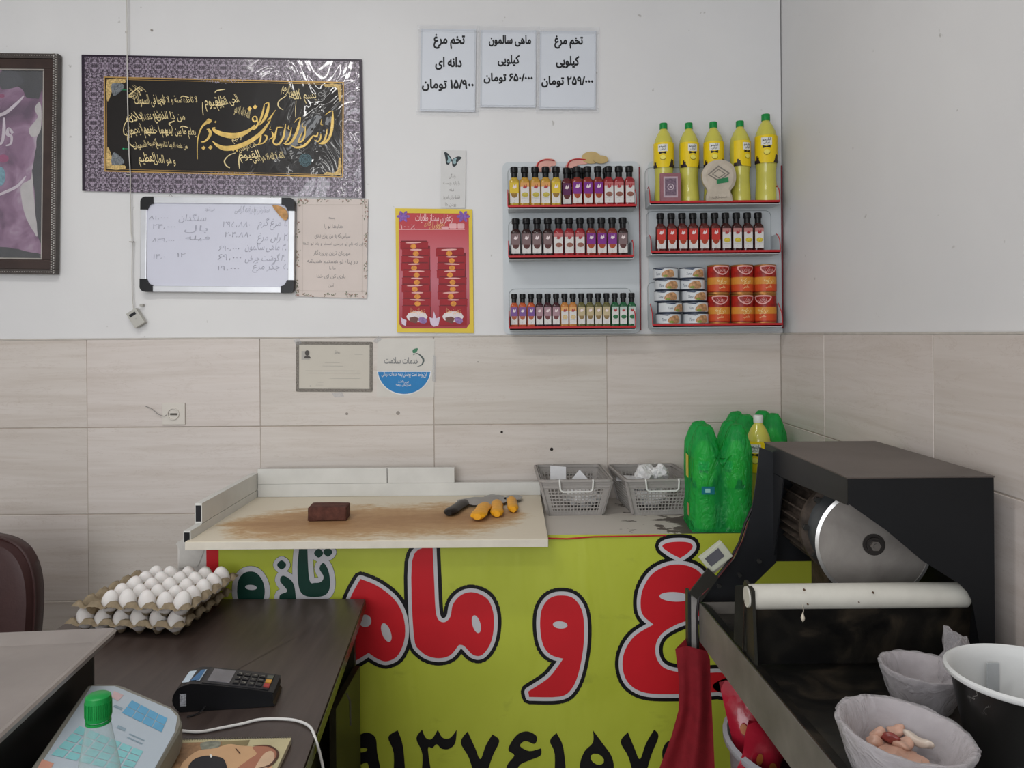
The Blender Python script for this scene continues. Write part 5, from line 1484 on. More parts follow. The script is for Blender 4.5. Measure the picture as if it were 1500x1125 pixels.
def vpanel(nm, a, c, z0, z1, t, mat=DP2): return B().plate([(a[0], a[1], z0), (c[0], c[1], z0), (c[0], c[1], z1), (a[0], a[1], z1)], t).obj(nm, mat, ds)
i1, i2 = A + dr * .08, A + dr * 1.45
vpanel('side_panel', (i1.x - .085, i1.y), (i2.x - .085, i2.y), 0, DK - .029, .018)
vpanel('rear_panel', (A.x - .02, A.y - .045), (-1.13, A.y - .045), .06, DK - .029, .016)
vpanel('rear_panel', (A.x - .012, A.y - .06), (A.x - .022, A.y - .30), .0, DK - .16, .016)
vpanel('side_panel', (-1.12, A.y - .07), (-1.10, N0.y + .05), 0, DK - .029, .018)
B().tube([(A.x + .012, A.y - .26, .55), (A.x + .012, A.y - .262, .61), (A.x + .003, A.y - .262, .63)], .0025, 6).obj('handle', M('dull steel handle', '77756e', .35, .8), ds, True)

LEA = M('dark brown leather', '3b2524', .38, var=.15, vs=12, bump=.15, bs=150)
ch = thing('office_chair', 'dark brown leather chair behind the desk, cut by the left edge', 'chair', (-1.685, 2.30, 0))
b = B()
o = smooth2([(-.24, .0, 'c'), (.235, .0, 'c'), (.262, .12), (.268, .26), (.245, .355), (.19, .41), (.08, .432), (-.08, .432), (-.19, .41), (-.245, .355), (-.268, .26), (-.262, .12)], 5)
n = len(o)
vs = []
for s1, y in ((.86, -.052), (.95, -.046), (1, -.02), (1, .02), (.94, .04)):
    vs += [(x * s1, y + .10 * z * z, .485 + .21 + (z - .21) * s1) for x, z in o]
fs = [(r_ * n + i, r_ * n + (i + 1) % n, (r_ + 1) * n + (i + 1) % n, (r_ + 1) * n + i) for r_ in range(4) for i in range(n)] + [tuple(range(n)), tuple(4 * n + i for i in range(n - 1, -1, -1))]
b.verts(vs, fs).obj('backrest', LEA, ch, True)
B().tube([(x * .99, -.022 + .10 * z * z, .485 + z) for x, z in o], .004, 6, True).obj('piping', LEA, ch, True)
B().box(-.25, .25, -.30, .12, .42, .49, .03, seg=4).obj('seat', LEA, ch, True)
B().cyl((0, -.1, .08), (0, -.1, .42), .03).obj('gas_column', BLACKPL, ch, True)
for i in range(5):
    a = R(72 * i + 18)
    B().tube([(0, -.1, .10), (.28 * math.cos(a), -.1 + .28 * math.sin(a), .07)], .02, 8).cyl((.28 * math.cos(a) - .015, -.1 + .28 * math.sin(a), .03), (.28 * math.cos(a) + .015, -.1 + .28 * math.sin(a), .03), .03).obj('leg', BLACKPL, ch, True)

# ------------------------------------------------------------------ egg trays and eggs
CARD = M('moulded pulp cardboard', 'baa98e', .85, var=.14, vs=60, bump=.5, bs=260)
NX, NY, PX, PY = 6, 5, .0475, .0500
fr_ = Q(266, 939, DK)                # front right corner of the lower tray
TR_ = R(-6)
ct_, st_ = math.cos(TR_), math.sin(TR_)
tc = Vector((fr_.x - (NX * PX / 2 + .012) * ct_ - (NY * PY / 2 + .010) * st_ * -1 * -1, fr_.y + (NY * PY / 2 + .012) * ct_ - (NX * PX / 2) * st_ * -1 * -1, 0))
tc = Vector((fr_.x, fr_.y, 0)) + Matrix.Rotation(TR_, 3, 'Z') @ Vector((-(NX * PX / 2 + .008), NY * PY / 2 + .008, 0))
HT = .046
def cell_z(x, y):
    fx, fy = math.cos(2 * PI * x / PX), math.cos(2 * PI * y / PY)
    f = (fx + fy) / 4 + .5            # 1 on the posts, 0 in the cups
    f = min(1, max(0, (f - .10) / .78))
    z = HT * (min(f, .84) ** .8)
    return z
def tray_mesh():
    b = B()
    res = 9
    nx, ny = NX * res, NY * res
    mg = 2
    vs = []
    cols = nx + 1 + 2 * mg; rws = ny + 1 + 2 * mg
    for j in range(-mg, ny + mg + 1):
        for i in range(-mg, nx + mg + 1):
            x = min(max(i / res, 0), NX) * PX; y = min(max(j / res, 0), NY) * PY
            ox = (i - nx if i > nx else i if i < 0 else 0); oy = (j - ny if j > ny else j if j < 0 else 0)
            z = cell_z(x, y)
            out = max(abs(ox), abs(oy))
            if out: z = z * (.9 - .25 * out) + (.026 - .001 * out) * (.1 + .25 * out)
            z += .0009 * math.sin(i * 3.1 + j * 1.7)
            vs.append((x - NX * PX / 2 + ox * .0042, y - NY * PY / 2 + oy * .0042, z + .0014))
    fs = [(r_ * cols + c, r_ * cols + c + 1, (r_ + 1) * cols + c + 1, (r_ + 1) * cols + c) for r_ in range(rws - 1) for c in range(cols - 1)]
    b.verts(vs, fs)
    # give the pulp its thickness
    g = bmesh.ops.solidify(b.bm, geom=list(b.bm.faces), thickness=.0016)
    return b
def egg_tray(z, label, sh=0):
    t = thing('egg_tray', label, 'egg tray', (tc.x + sh, tc.y, z), (0, 0, TR_), 'stacked egg trays')
    tray_mesh().obj('pulp_shell', CARD, t, True, ang=75)
    return t
egg_tray(DK + .0004, 'brown pulp egg tray lying on the dark desk, lower of two')
z2 = DK + .043
SH = PX * .35
egg_tray(z2, 'brown pulp egg tray full of white eggs, upper of two', SH)
EGG = M('white egg shell', 'e2dedb', .5, var=.03, sss=.1)
b = B()
prof = []
for i in range(15):
    a = PI * i / 14
    r_ = .0215 * math.sin(a); zz = -math.cos(a)
    prof.append((max(r_ * (1 - .09 * zz), .0001), .028 * zz * (1.0 if zz < 0 else 1.06)))
egg0 = b.lathe(prof, 18).obj('egg', EGG, None, True, ang=180)
def place_egg(i, j, z, label, group, first=[True]):
    p = Matrix.Rotation(TR_, 3, 'Z') @ Vector(((i + .5 - NX / 2) * PX + random.uniform(-.002, .002), (j + .5 - NY / 2) * PY + random.uniform(-.002, .002), 0))
    if first[0]: e = egg0; first[0] = False
    else:
        e = egg0.copy(); COL.objects.link(e)
    e.location = (tc.x + p.x + (SH if z > DK + .01 else 0), tc.y + p.y, z + .0345 + random.uniform(-.001, .002))
    e.rotation_euler = (random.uniform(-.25, .25), random.uniform(-.25, .25), random.uniform(0, 6))
    s1 = random.uniform(.95, 1.03); e.scale = (s1, s1, s1)
    tag(e, label, 'egg', group)
RN = ['front row', 'second row', 'third row', 'fourth row', 'rearmost row']
CN = ['leftmost', 'second from the left', 'middle', 'second from the right', 'rightmost']
for j in range(5):
    for i in range(5):
        place_egg(i + 1, j, z2, f'white egg in the upper tray, {CN[i]} of the {RN[j]}', 'white eggs in the upper tray')
C6 = ['leftmost', 'second from the left', 'third from the left', 'third from the right', 'second from the right', 'rightmost']
for i in range(6):
    place_egg(i, 0, DK, f'white egg glimpsed under the upper tray, {C6[i]} in the lower front row', 'white eggs in the lower tray')

# ------------------------------------------------------------------ scale with pan and console
PANM = M('grey scratched pan', '9a928d', .35, .35, var=.12, vs=6)
Cn = Q(174, 920, .93)
pa = R(-5.5)
pl_, pw_ = .46, .43
pc = Vector((Cn.x, Cn.y, 0)) + Matrix.Rotation(-pa, 3, 'Z') @ Vector((-pl_ / 2, -pw_ / 2, 0))
sc0 = thing('weighing_scale', 'electronic weighing scale with wide grey pan and pale blue key console', 'scale', (0, 0, 0))
T = Matrix.Translation((pc.x, pc.y, 0)) @ Matrix.Rotation(-pa, 4, 'Z')
def ring(hx, hy, r, z): return [(x, y, z) for x, y in rrect(-hx, hx, -hy, hy, r, 5)]
L = [ring(pl_ / 2 - .004, pw_ / 2 - .004, .012, .917), ring(pl_ / 2, pw_ / 2, .012, .928), ring(pl_ / 2 - .003, pw_ / 2 - .003, .012, .932), ring(pl_ / 2 - .012, pw_ / 2 - .012, .012, .930), ring(pl_ / 2 - .040, pw_ / 2 - .060, .02, .902), ring(pl_ / 2 - .06, pw_ / 2 - .08, .02, .900)]
n = len(L[0]); b = B()
b.verts([v for r_ in L for v in r_], [(a * n + i, a * n + (i + 1) % n, (a + 1) * n + (i + 1) % n, (a + 1) * n + i) for a in range(len(L) - 1) for i in range(n)] + [tuple(5 * n + i for i in range(n))] + [tuple(range(n - 1, -1, -1))], T)
b.obj('pan', PANM, sc0, True, ang=30)
B().box(-pl_ / 2 + .03, pl_ / 2 - .035, -pw_ / 2 + .03, pw_ / 2 - .02, DK + .012, .899, .012, T).obj('body', M('black scale body', '141415', .4, var=.2), sc0)
for sx in (-1, 1):
    for sy in (-1, 1):
        B().lathe([(.014, DK + .0005), (.016, DK + .014)], 12, T @ Matrix.Translation((sx * .15, sy * .14, 0))).obj('foot', BLACKPL, sc0)
def PLn(px, py, dz=0.0):
    """point where the pixel's ray meets the sloping console plane"""
    u, v = ray(px, py)
    # z = .862 - .16*(x+.80) + dz
    d = (.862 + dz - .16 * .80 - EYE) / (v + .16 * u)
    return Vector((u * d, d, EYE + v * d))
cons = [(127, 1004), (140, 1001), (168, 1002), (180, 1005), (252, 1036), (263, 1045), (267, 1058), (262, 1072), (226, 1134), (38, 1134)]
top = [PLn(x, y) for x, y in cons]
b = B()
n = len(top)
bot = [Vector((v.x, v.y, max(DK + .014, v.z - .038))) for v in top]
cen = sum(top, Vector()) / n
tin_ = [cen + (v - cen) * .965 for v in top]
low = [v - Vector((0, 0, .004)) for v in top]
b.verts([tuple(v) for v in tin_ + low + bot], [tuple(range(n))] + [(r_ * n + i, r_ * n + (i + 1) % n, (r_ + 1) * n + (i + 1) % n, (r_ + 1) * n + i) for r_ in (0, 1) for i in range(n)] + [tuple(2 * n + i for i in range(n - 1, -1, -1))])
b.obj('console', M('grey console edge', '7d7b72', .45, var=.08), sc0)
def cflat(nm, quads, mat, dz):
    b = B()
    for qd in quads: b.verts([tuple(PLn(x, y, dz)) for x, y in qd], [tuple(range(len(qd)))])
    return b.obj(nm, mat, sc0)
cflat('membrane', [[(134, 1005), (168, 1005), (250, 1039), (260, 1050), (256, 1072), (222, 1134), (50, 1134)]], M('pale blue grey membrane', 'a9b4bd', .3, var=.03, vs=6, coat=.2), .0008)
def keygrid(q, nu, nv, gap=.1):
    out = []
    (ax, ay), (bx_, by), (cx, cy), (dx, dy) = q
    def at(u, v):
        return (ax + (bx_ - ax) * u + (dx - ax) * v + (ax - bx_ + cx - dx) * u * v, ay + (by - ay) * u + (dy - ay) * v + (ay - by + cy - dy) * u * v)
    for i in range(nu):
        for j in range(nv):
            u0, u1, v0, v1 = (i + gap) / nu, (i + 1 - gap) / nu, (j + gap) / nv, (j + 1 - gap) / nv
            out.append([at(u0, v0), at(u1, v0), at(u1, v1), at(u0, v1)])
    return out
BK, TK, OKM = M('blue key print', '5a9cc0', .35, var=.08), M('teal key print', '7cb8bb', .35, var=.08), M('orange key print', 'c58f7c', .35)
for kq in keygrid([(193, 1025), (246, 1052), (237, 1073), (178, 1044)], 4, 2, .04): cflat('blue_key', [kq], BK, .0014)
for kq in keygrid([(116, 1062), (211, 1100), (192, 1134), (73, 1106)], 6, 4, .07): cflat('teal_key', [kq], TK, .0014)
cflat('orange_key', [[(62, 1112), (79, 1118), (71, 1132), (55, 1125)]], OKM, .0014)
cflat('pink_mark', [[(167, 1012), (181, 1018), (173, 1027), (163, 1021)]], M('pale pink mark', 'c3a7a8', .4), .0014)
for q_ in [[(168, 1032), (180, 1037), (178, 1040), (166, 1035)], [(173, 1062), (185, 1067), (183, 1071), (171, 1066)], [(190, 1074), (212, 1084), (211, 1085.5), (189, 1075.5)], [(187, 1079), (209, 1089), (208, 1090.5), (186, 1080.5)]]: cflat('grey_caption', [q_], M('grey caption', '8296a2', .4), .0014)

# ------------------------------------------------------------------ bottle with green cap
CLB = mat_clear('clear bottle plastic', (.93, .97, .97, 1), .10, 'bcc8c8', .25, .08, 12)
wb_ = thing('water_bottle', 'empty clear plastic bottle with green cap in front of the scale', 'bottle', (-.532, .985, DK + .0004))
B().lathe([(.024, 0), (.029, .004), (.0295, .03), (.028, .05), (.0295, .07), (.0295, .12), (.0285, .15), (.024, .185), (.0185, .215), (.0150, .235), (.0125, .243), (.0125, .252)], 32).obj('bottle_body', CLB, wb_, True)
b = B().lathe([(.0148, .243), (.0154, .246), (.0154, .268), (.0148, .2725), (.012, .2745)], 28)
b.obj('cap', GREENCAP, wb_, True)
rb = B()
for i in range(40):
    a = 2 * PI * i / 40
    rb.box(-.0005, .0005, -.0160, -.0148, .248, .266, 0, Matrix.Rotation(a, 4, 'Z'))
tag(rb.obj('cap_ribs', GREENCAP, wb_), kind='stuff')
B().lathe([(.0135, .238), (.0150, .2385), (.0150, .2415), (.0135, .242)], 24, cap=False).obj('neck_ring', GREENCAP, wb_, True)

# ------------------------------------------------------------------ card terminal
pa_, pb_ = Q(262, 1044, DK), Q(395, 1036, DK)
ang = math.atan2(pb_.y - pa_.y, pb_.x - pa_.x)
LN_ = (pb_ - pa_).length
tm_ = thing('card_terminal', 'black card payment terminal lying on the desk', 'card terminal', (pa_.x, pa_.y, DK + .0003), (0, 0, ang))
pf = [(-.010, .014), (-.012, .028), (-.004, .044), (.012, .052), (.040, .053), (LN_ * .97, .031), (LN_ + .006, .024), (LN_ + .006, .008), (LN_ - .004, .001), (.016, 0), (.0, .002)]
b = B(); b.prism(smooth2(pf, 3), .078)
bmesh.ops.bevel(b.bm, geom=[e for e in b.bm.edges if abs(e.verts[0].co.y - e.verts[1].co.y) < 1e-5 and len(e.link_faces) == 2 and max(abs(f.normal.y) for f in e.link_faces) > .9], offset=.004, segments=2, affect='EDGES')
b.obj('casing', M('black terminal plastic', '101013', .35, var=.2), tm_, True, ang=35)
slope = (.031 - .053) / (LN_ * .97 - .040)
def tq(nm, quads, mat, dz=.0006, th=.0012):
    b = B()
    for (x0, x1, y0, y1) in quads:
        zf = lambda x: .053 + (x - .040) * slope + dz
        b.verts([(x0, y0, zf(x0)), (x1, y0, zf(x1)), (x1, y1, zf(x1)), (x0, y1, zf(x0)), (x0, y0, zf(x0) + th), (x1, y0, zf(x1) + th), (x1, y1, zf(x1) + th), (x0, y1, zf(x0) + th)], [(0, 1, 2, 3), (4, 5, 6, 7), (0, 1, 5, 4), (1, 2, 6, 5), (2, 3, 7, 6), (3, 0, 4, 7)])
    return b.obj(nm, mat, tm_)
tq('face_plate', [(.042, LN_ * .98, .005, .073)], M('dark grey terminal face', '2b2a2c', .4))
tq('screen', [(.050, .092, .013, .067)], M('grey terminal screen', '6e6c70', .25), .0018)
q_ = B().verts([(.002, .012, .0525), (.036, .012, .0545), (.036, .064, .0545), (.002, .064, .0525)], [(0, 1, 2, 3)]).obj('paper_lid', M('light blue sticker', 'b7c6d2', .3), tm_)
B().verts([(.018, .014, .0552), (.034, .014, .0555), (.034, .062, .0555), (.026, .062, .0552)], [(0, 1, 2, 3)]).obj('blue_print', M('blue sticker print', '2c6390', .3), q_)
for i in range(5):
    for j in range(3):
        x0 = .099 + i * .0148; y0 = .012 + j * .0185
        m_ = BLACKPL if i < 4 else [M('red key', 'a03a38', .4), M('yellow key', 'c9913c', .4), M('green grey key', '55594f', .4)][j]
        key = tq('key', [(x0 - .001, x0 + .0100, y0, y0 + .013)], m_, .0018, .0025)
        if i < 4:
            zf = .053 + (x0 + .004 - .04) * slope + .0046
            t2 = text2('۱۲۳۴۵۶۷۸۹۰۱۲'[(i * 3 + j) % 10], x0 + .0045, y0 + .0065, .010, ang=R(-90))
            B().verts([(x, y, zf - (x - x0 - .004) * .17) for x, y, _e in t2[0]], t2[1]).obj('key_digit', M('pale key print', 'aaa79a', .5), key)
flat('side_label', [rect2(.002, .014, .012, .036)], M('silver side label', 'a3a6ad', .4, var=.5, vs=300), tm_, -.0006)
tag(B().tube([(.05, -.0005, .010), (.045, -.008, .004), (.035, -.018, .002), (.022, -.024, .002)], .0015, 6).obj('cord', BLACKPL, tm_, True))

# white cable on the desk
cpts = [(262, 1070), (292, 1072), (325, 1066), (355, 1060), (380, 1054), (410, 1053), (436, 1056)]
cw = [Q(x, y, DK + .0035) for x, y in cpts]
cw += [Q(452, 1066, DK + .003) + Vector((.003, 0, .001)), P(463, 1085, 1.40) + Vector((0, 0, .0)), P(470, 1110, 1.40), P(474, 1140, 1.40), P(474, 1230, 1.41)]
# keep the falling part clear of the desk edge
sm = []
for i in range(len(cw) - 1):
    p0, p1, p2, p3 = cw[max(0, i - 1)], cw[i], cw[i + 1], cw[min(len(cw) - 1, i + 2)]
    for k in range(6):
        t = k / 6
        sm.append(.5 * (2 * p1 + (p2 - p0) * t + (2 * p0 - 5 * p1 + 4 * p2 - p3) * t * t + (3 * p1 - p0 - 3 * p2 + p3) * t ** 3))
tag(B().tube(sm, .0026, 8).obj('white_cable', M('white rubber cable', 'd2d0cd', .4, var=.02), None, True), 'white cable crossing the desk and dropping over its right edge', 'cable')

# spiral notebook
na, nb = Q(263, 1084, DK + .010), Q(427, 1081, DK + .010)
na2 = Q(405, 1128, DK + .010)
xv = (nb - na); wn = xv.length; xv.normalize(); yv = (na2 - nb).normalized()
hn = .20
nbk = thing('spiral_notebook', 'spiral notebook with a painted peach and brown cover lying on the desk', 'notebook', (na.x, na.y, DK + .0003))
def nb3(u, v, z): return tuple(xv * (u * wn) + yv * (v * hn) + Vector((0, 0, z)))
def slab(z0, z1): return B().verts([nb3(u, v, z) for z in (z0, z1) for u, v in ((0, 0), (1, 0), (1, 1), (0, 1))], [(3, 2, 1, 0), (4, 5, 6, 7), (0, 1, 5, 4), (1, 2, 6, 5), (2, 3, 7, 6), (3, 0, 4, 7)])
slab(.0015, .0085).obj('pages', M('cream page block', 'b9ae96', .6, var=.15, vs=200), nbk)
slab(0, .0013).obj('back_cover', M('brown board', '6e5c48', .6), nbk)
cov = slab(.0088, .0100).obj('front_cover', M('beige cover', 'b7ad88', .45, var=.1, vs=15), nbk)
def nflat(nm, pts, mat, z, sm_=True):
    # undo the slant of the photo: points are (px, py) on the cover
    q3 = []
    for x, y in (smooth2(pts, 4) if sm_ else pts):
        q = Q(x, y, DK + .0103 + z); q3.append((q.x - na.x, q.y - na.y, .0100 + z))
    tri = tessellate_polygon([[Vector(p) for p in q3]])
    return B().verts(q3, [tuple(f) for f in tri]).obj(nm, mat, cov)
nflat('brown_print', [(266, 1088, 'c'), (362, 1085, 'c'), (320, 1130, 'c'), (240, 1130, 'c')], M('mottled brown print', '8a6a4c', .5, var=.45, vs=60), .0004)
nflat('grey_print', [(295, 1088), (322, 1086), (318, 1098), (306, 1101), (296, 1098)], M('grey green print', '7b7d70', .5, var=.4, vs=90), .0007)
nflat('olive_print', [(325, 1086, 'c'), (366, 1084, 'c'), (362, 1092, 'c'), (325, 1093, 'c')], M('olive print', '7d7150', .5, var=.2), .0007)
nflat('peach_print', [(285, 1102), (315, 1096), (335, 1090), (352, 1092), (372, 1094), (385, 1100), (392, 1130), (270, 1130)], M('peach print', 'c09a74', .5, var=.06), .0010)
nflat('rose_print', [(370, 1094), (392, 1093), (405, 1100), (404, 1112), (385, 1130), (345, 1130), (365, 1112), (376, 1104)], M('rose brown print', 'a06a54', .5, var=.06), .0013)
nflat('pale_print', [(385, 1106), (398, 1100), (402, 1110), (392, 1124), (372, 1130)], M('pale peach print', 'c7a88c', .5), .0016)
nflat('brown_line', [(370, 1092.5), (392, 1091), (406, 1098), (408, 1108), (396, 1122), (375, 1126), (394, 1120), (404.5, 1108), (403, 1099), (391, 1093)], M('brown line print', '4f3226', .5), .0018)
nflat('black_print', [(279, 1128), (282, 1114), (300, 1107), (322, 1109), (330, 1116), (328, 1130)], M('black hair print', '15151a', .4), .0020)
nflat('white_dot', [(307, 1106), (309, 1105), (311, 1107), (309, 1110)], WHITEPL, .0023)
nflat('face_line', [(346, 1096), (352, 1103), (351, 1104), (345, 1097)], MATS['brown line print'], .0018)
hp = []
for i in range(44 * 8):
    u = (i / 8) / 44
    a = 2 * PI * i / 8
    c = Vector(nb3(u, 0, .006)) - yv * .001
    hp.append(c + yv * (.005 * math.cos(a)) + Vector((0, 0, .0058 * math.sin(a))))
tag(B().tube(hp, .0006, 4).obj('wire_spiral', M('spiral wire', '8f8a80', .35, .7), nbk), kind='stuff')

# ------------------------------------------------------------------ work table at the right
TT, TF = .875, .850                  # rail top, tray floor
fa = Q(1025, 883, TT); ne = Q(1225, 1125, TT)
td = (ne - fa).normalized()
ne = fa + td * 1.05
tb = thing('work_table', 'black steel work table with a worn grey edge rail, against the right wall', 'table', (0, 0, 0))
dn = Vector((0, 0, -.088))
B().plate([fa, ne, ne + dn, fa + dn], .004).obj('edge_rail', GREYRAIL, tb)
B().plate([fa + Vector((.001, 0, .001)), ne + Vector((.001, 0, .001)), ne + Vector((.022, 0, -.006)), fa + Vector((.022, 0, -.006))], .003).obj('rail_lip', BLKGLOSS, tb)
xr = WX - .016
B().plate([(fa.x + .003, fa.y, TF - .003), (xr, fa.y, TF - .003), (xr, ne.y, TF - .003), (ne.x + .003, ne.y, TF - .003)], .005).obj('tray_floor', BLKGLOSS, tb)
B().plate([(fa.x, fa.y + .002, TT), (xr, fa.y + .002, TT), (xr, fa.y + .002, TT - .088), (fa.x, fa.y + .002, TT - .088)], .004).obj('back_rail', GREYRAIL, tb)
LEG = M('grey leg paint', '8c8885', .5, .1, var=.12)
lx = P(1017, 960, fa.y + .012).x
B().box(lx - .008, lx + .008, fa.y + .005, fa.y + .020, 0, .888, .001).obj('leg', LEG, tb)
B().box(lx - .016, lx - .009, fa.y + .004, fa.y + .03, 0, .90, .001).obj('leg', MATTEBLK, tb)
B().box(xr - .035, xr - .005, fa.y - .04, fa.y - .008, 0, TF - .007, .001).obj('leg', MATTEBLK, tb)
B().box(xr - .035, xr - .005, ne.y + .01, ne.y + .04, 0, TF - .007, .001).obj('leg', MATTEBLK, tb)
B().box(ne.x + .01, ne.x + .04, ne.y + .01, ne.y + .04, 0, TF - .007, .001).obj('leg', MATTEBLK, tb)
# corner gusset at the far left
B().plate([P(1009, 868, fa.y - .002), P(1037, 832, fa.y - .002), P(1052, 846, fa.y - .002), P(1026, 882, fa.y - .002)], .006).obj('corner_bracket', M('dark olive steel', '2a2823', .5), tb)

# ------------------------------------------------------------------ cutting machine
mc = thing('meat_cutting_machine', 'black box-shaped meat cutting machine with a round steel blade standing on the work table', 'cutting machine', (0, 0, 0))
HX0, HX1, HY0, HY1, HZ = .620, .891, 1.430, 1.900, 1.231
TOPM = M('brown grey machine top', '554d48', .38, var=.22, vs=6, bump=.05, bs=60)  # lighter and browner than the other machine panels
t3 = .003
b = B(); b.box(HX0 - .002, HX1 + .002, HY0 - .001, HY1, HZ - t3, HZ, .001)
b.obj('top_panel', TOPM, mc)
fpz = lambda px, py: (P(px, py, HY0).x, P(px, py, HY0).z)
fpl = [(HX0, HZ - t3 - .0003), (HX1, HZ - t3 - .0003), (HX1, TF + .002), (HX1 - .018, TF + .002), fpz(1424, 880), fpz(1418, 868), fpz(1405, 855), fpz(1352, 822), fpz(1300, 778), fpz(1243, 738), (HX0, fpz(1240, 736)[1])]
FRM = M('smooth black front guard', '0f1114', .4, var=.15, vs=5)
B().prism(fpl, t3, Matrix.Translation((0, HY0, 0))).obj('front_guard', FRM, mc)
sidez = lambda y, z: (HX1 - .0015, y, z)
B().plate([sidez(HY0 + t3, HZ - t3), sidez(HY1, HZ - t3), sidez(HY1, TF + .002), sidez(HY0 + t3, TF + .002)], t3).obj('side_panel', MATTEBLK, mc)
B().plate([(HX0, HY1 - .002, HZ - t3), (HX1 - .002, HY1 - .002, HZ - t3), (HX1 - .002, HY1 - .002, .937), (HX0, HY1 - .002, .937)], t3).obj('back_panel', MATTEBLK, mc)
def on_x(px, py, x):
    u, v = ray(px, py); d = x / u
    return Vector((x, d, EYE + v * d))
# left side: sheet with a large opening; header strip above it, wide post at the rear
X0 = HX0 + .0015
op = [on_x(1148, 701, X0), on_x(1135, 813, X0)]
B().plate([(X0, HY0 + t3, HZ - t3), (X0, HY1 - .004, HZ - t3), (X0, HY1 - .004, 1.165), (X0, op[0].y, op[0].z + .002), (X0, HY0 + t3, 1.178)], t3).obj('side_panel', MATTEBLK, mc)
rp_ = [(X0, HY1 - .004, 1.1645), (X0, op[0].y, op[0].z), (X0, op[1].y, op[1].z), (X0, HY1 - .02, .975)]
B().plate(rp_, t3).obj('side_post', MATTEBLK, mc)
# splayed rear leg down to the table corner
pts = [P(x, y, 1.84) for x, y in ((1113, 655), (1108, 705), (1101, 750), (1091, 785), (1076, 818), (1057, 840), (1036, 860), (1027, 882), (1053, 906), (1137, 824), (1147, 705), (1146, 668))]
b = B()
t_ = bmesh.new()
# sheet facing the viewer, slightly folded
tri = tessellate_polygon([[Vector((p.x, p.z, 0)) for p in pts]])
n = len(pts)
b.verts([tuple(p) for p in pts] + [tuple(p + Vector((0, .004, 0))) for p in pts], [tuple(f) for f in tri] + [tuple(i + n for i in reversed(f)) for f in tri] + [(i, (i + 1) % n, (i + 1) % n + n, i + n) for i in range(n)])
b.obj('rear_leg', MATTEBLK, mc)
for px, py in ((1053, 858), (1112, 822), (1083, 842)):
    q = P(px, py, 1.835)
    B().cyl((q.x, q.y - .006, q.z), (q.x, q.y + .004, q.z), .005, 6).obj('bolt', M('dull bolt', '4b4a48', .4, .6), mc)
# motor
MOT = M('dirty grey motor casting', '4a413a', .6, .3, var=.5, vs=40, bump=.5, bs=90)
mx, mz = .735, 1.068
mt = B().cyl((mx, 1.705, mz), (mx, 1.87, mz), .084, 28).obj('motor', MOT, mc, True)
for i in range(26):
    a = 2 * PI * i / 26
    B().box(-.0018, .0018, 1.71, 1.865, .084, .101, 0, Matrix.Translation((mx, 0, mz)) @ Matrix.Rotation(a, 4, 'Y')).obj('cooling_fin', MOT, mt)
B().lathe([(.086, 0), (.104, .002), (.104, .016), (.088, .018)], 36, Matrix.Translation((mx, 1.71, mz)) @ Matrix.Rotation(PI / 2, 4, 'X')).obj('flange_ring', MOT, mt, True)
for k in range(9):
    a = 2 * PI * k / 9 + .3
    B().cyl((mx + .095 * math.cos(a), 1.684, mz + .095 * math.sin(a)), (mx + .095 * math.cos(a), 1.693, mz + .095 * math.sin(a)), .007, 6).obj('bolt', MATS['dull bolt'], mt)
B().box(mx - .03, mx + .10, 1.73, 1.83, TF + .002, .985, .004).obj('motor_mount', MOT, mc)
B().lathe([(.090, 0), (.088, .03), (.078, .055), (.060, .078), (.03, .10)], 36, Matrix.Translation((mx, 1.694, mz)) @ Matrix.Rotation(PI / 2, 4, 'X')).obj('shaft_housing', M('dark grey hub', '55585a', .4, .3, var=.2), mc, True)
# blade
bl = thing_b = B().lathe([(.1125, -.0012), (.1135, 0), (.1085, .0022), (.012, .0026)], 72, None)
bl.bm.transform(Matrix.Rotation(PI / 2, 4, 'X'))
bc = P(1279, 797, 1.582)
blo = bl.obj('cutting_blade', DISC, mc, True, loc=bc, rot=(0, 0, R(-7)), ang=20)
rim_ = B().lathe([(.1140, -.0014), (.1146, .0010), (.1080, .0034), (.1076, .0026)], 72, None, cap=False)
rim_.bm.transform(Matrix.Rotation(PI / 2, 4, 'X'))
rim_.obj('ground_edge', M('bright ground edge', 'c9c7c4', .3, .7, var=.05), blo, True)
for r_, y0, y1, m_, sg in ((.022, -.002, -.006, 'dark washer', 24), (.016, -.006, -.010, 'dark washer', 24), (.0105, -.010, -.017, 'dull nut', 6), (.0055, -.017, -.021, 'dull nut', 12)):
    B().cyl((0, y0, 0), (0, y1, 0), r_, sg).obj('arbor_nut' if sg != 24 else 'washer', M(m_, '3c3836' if m_ == 'dark washer' else '77716c', .4, .6), blo, sg == 24)
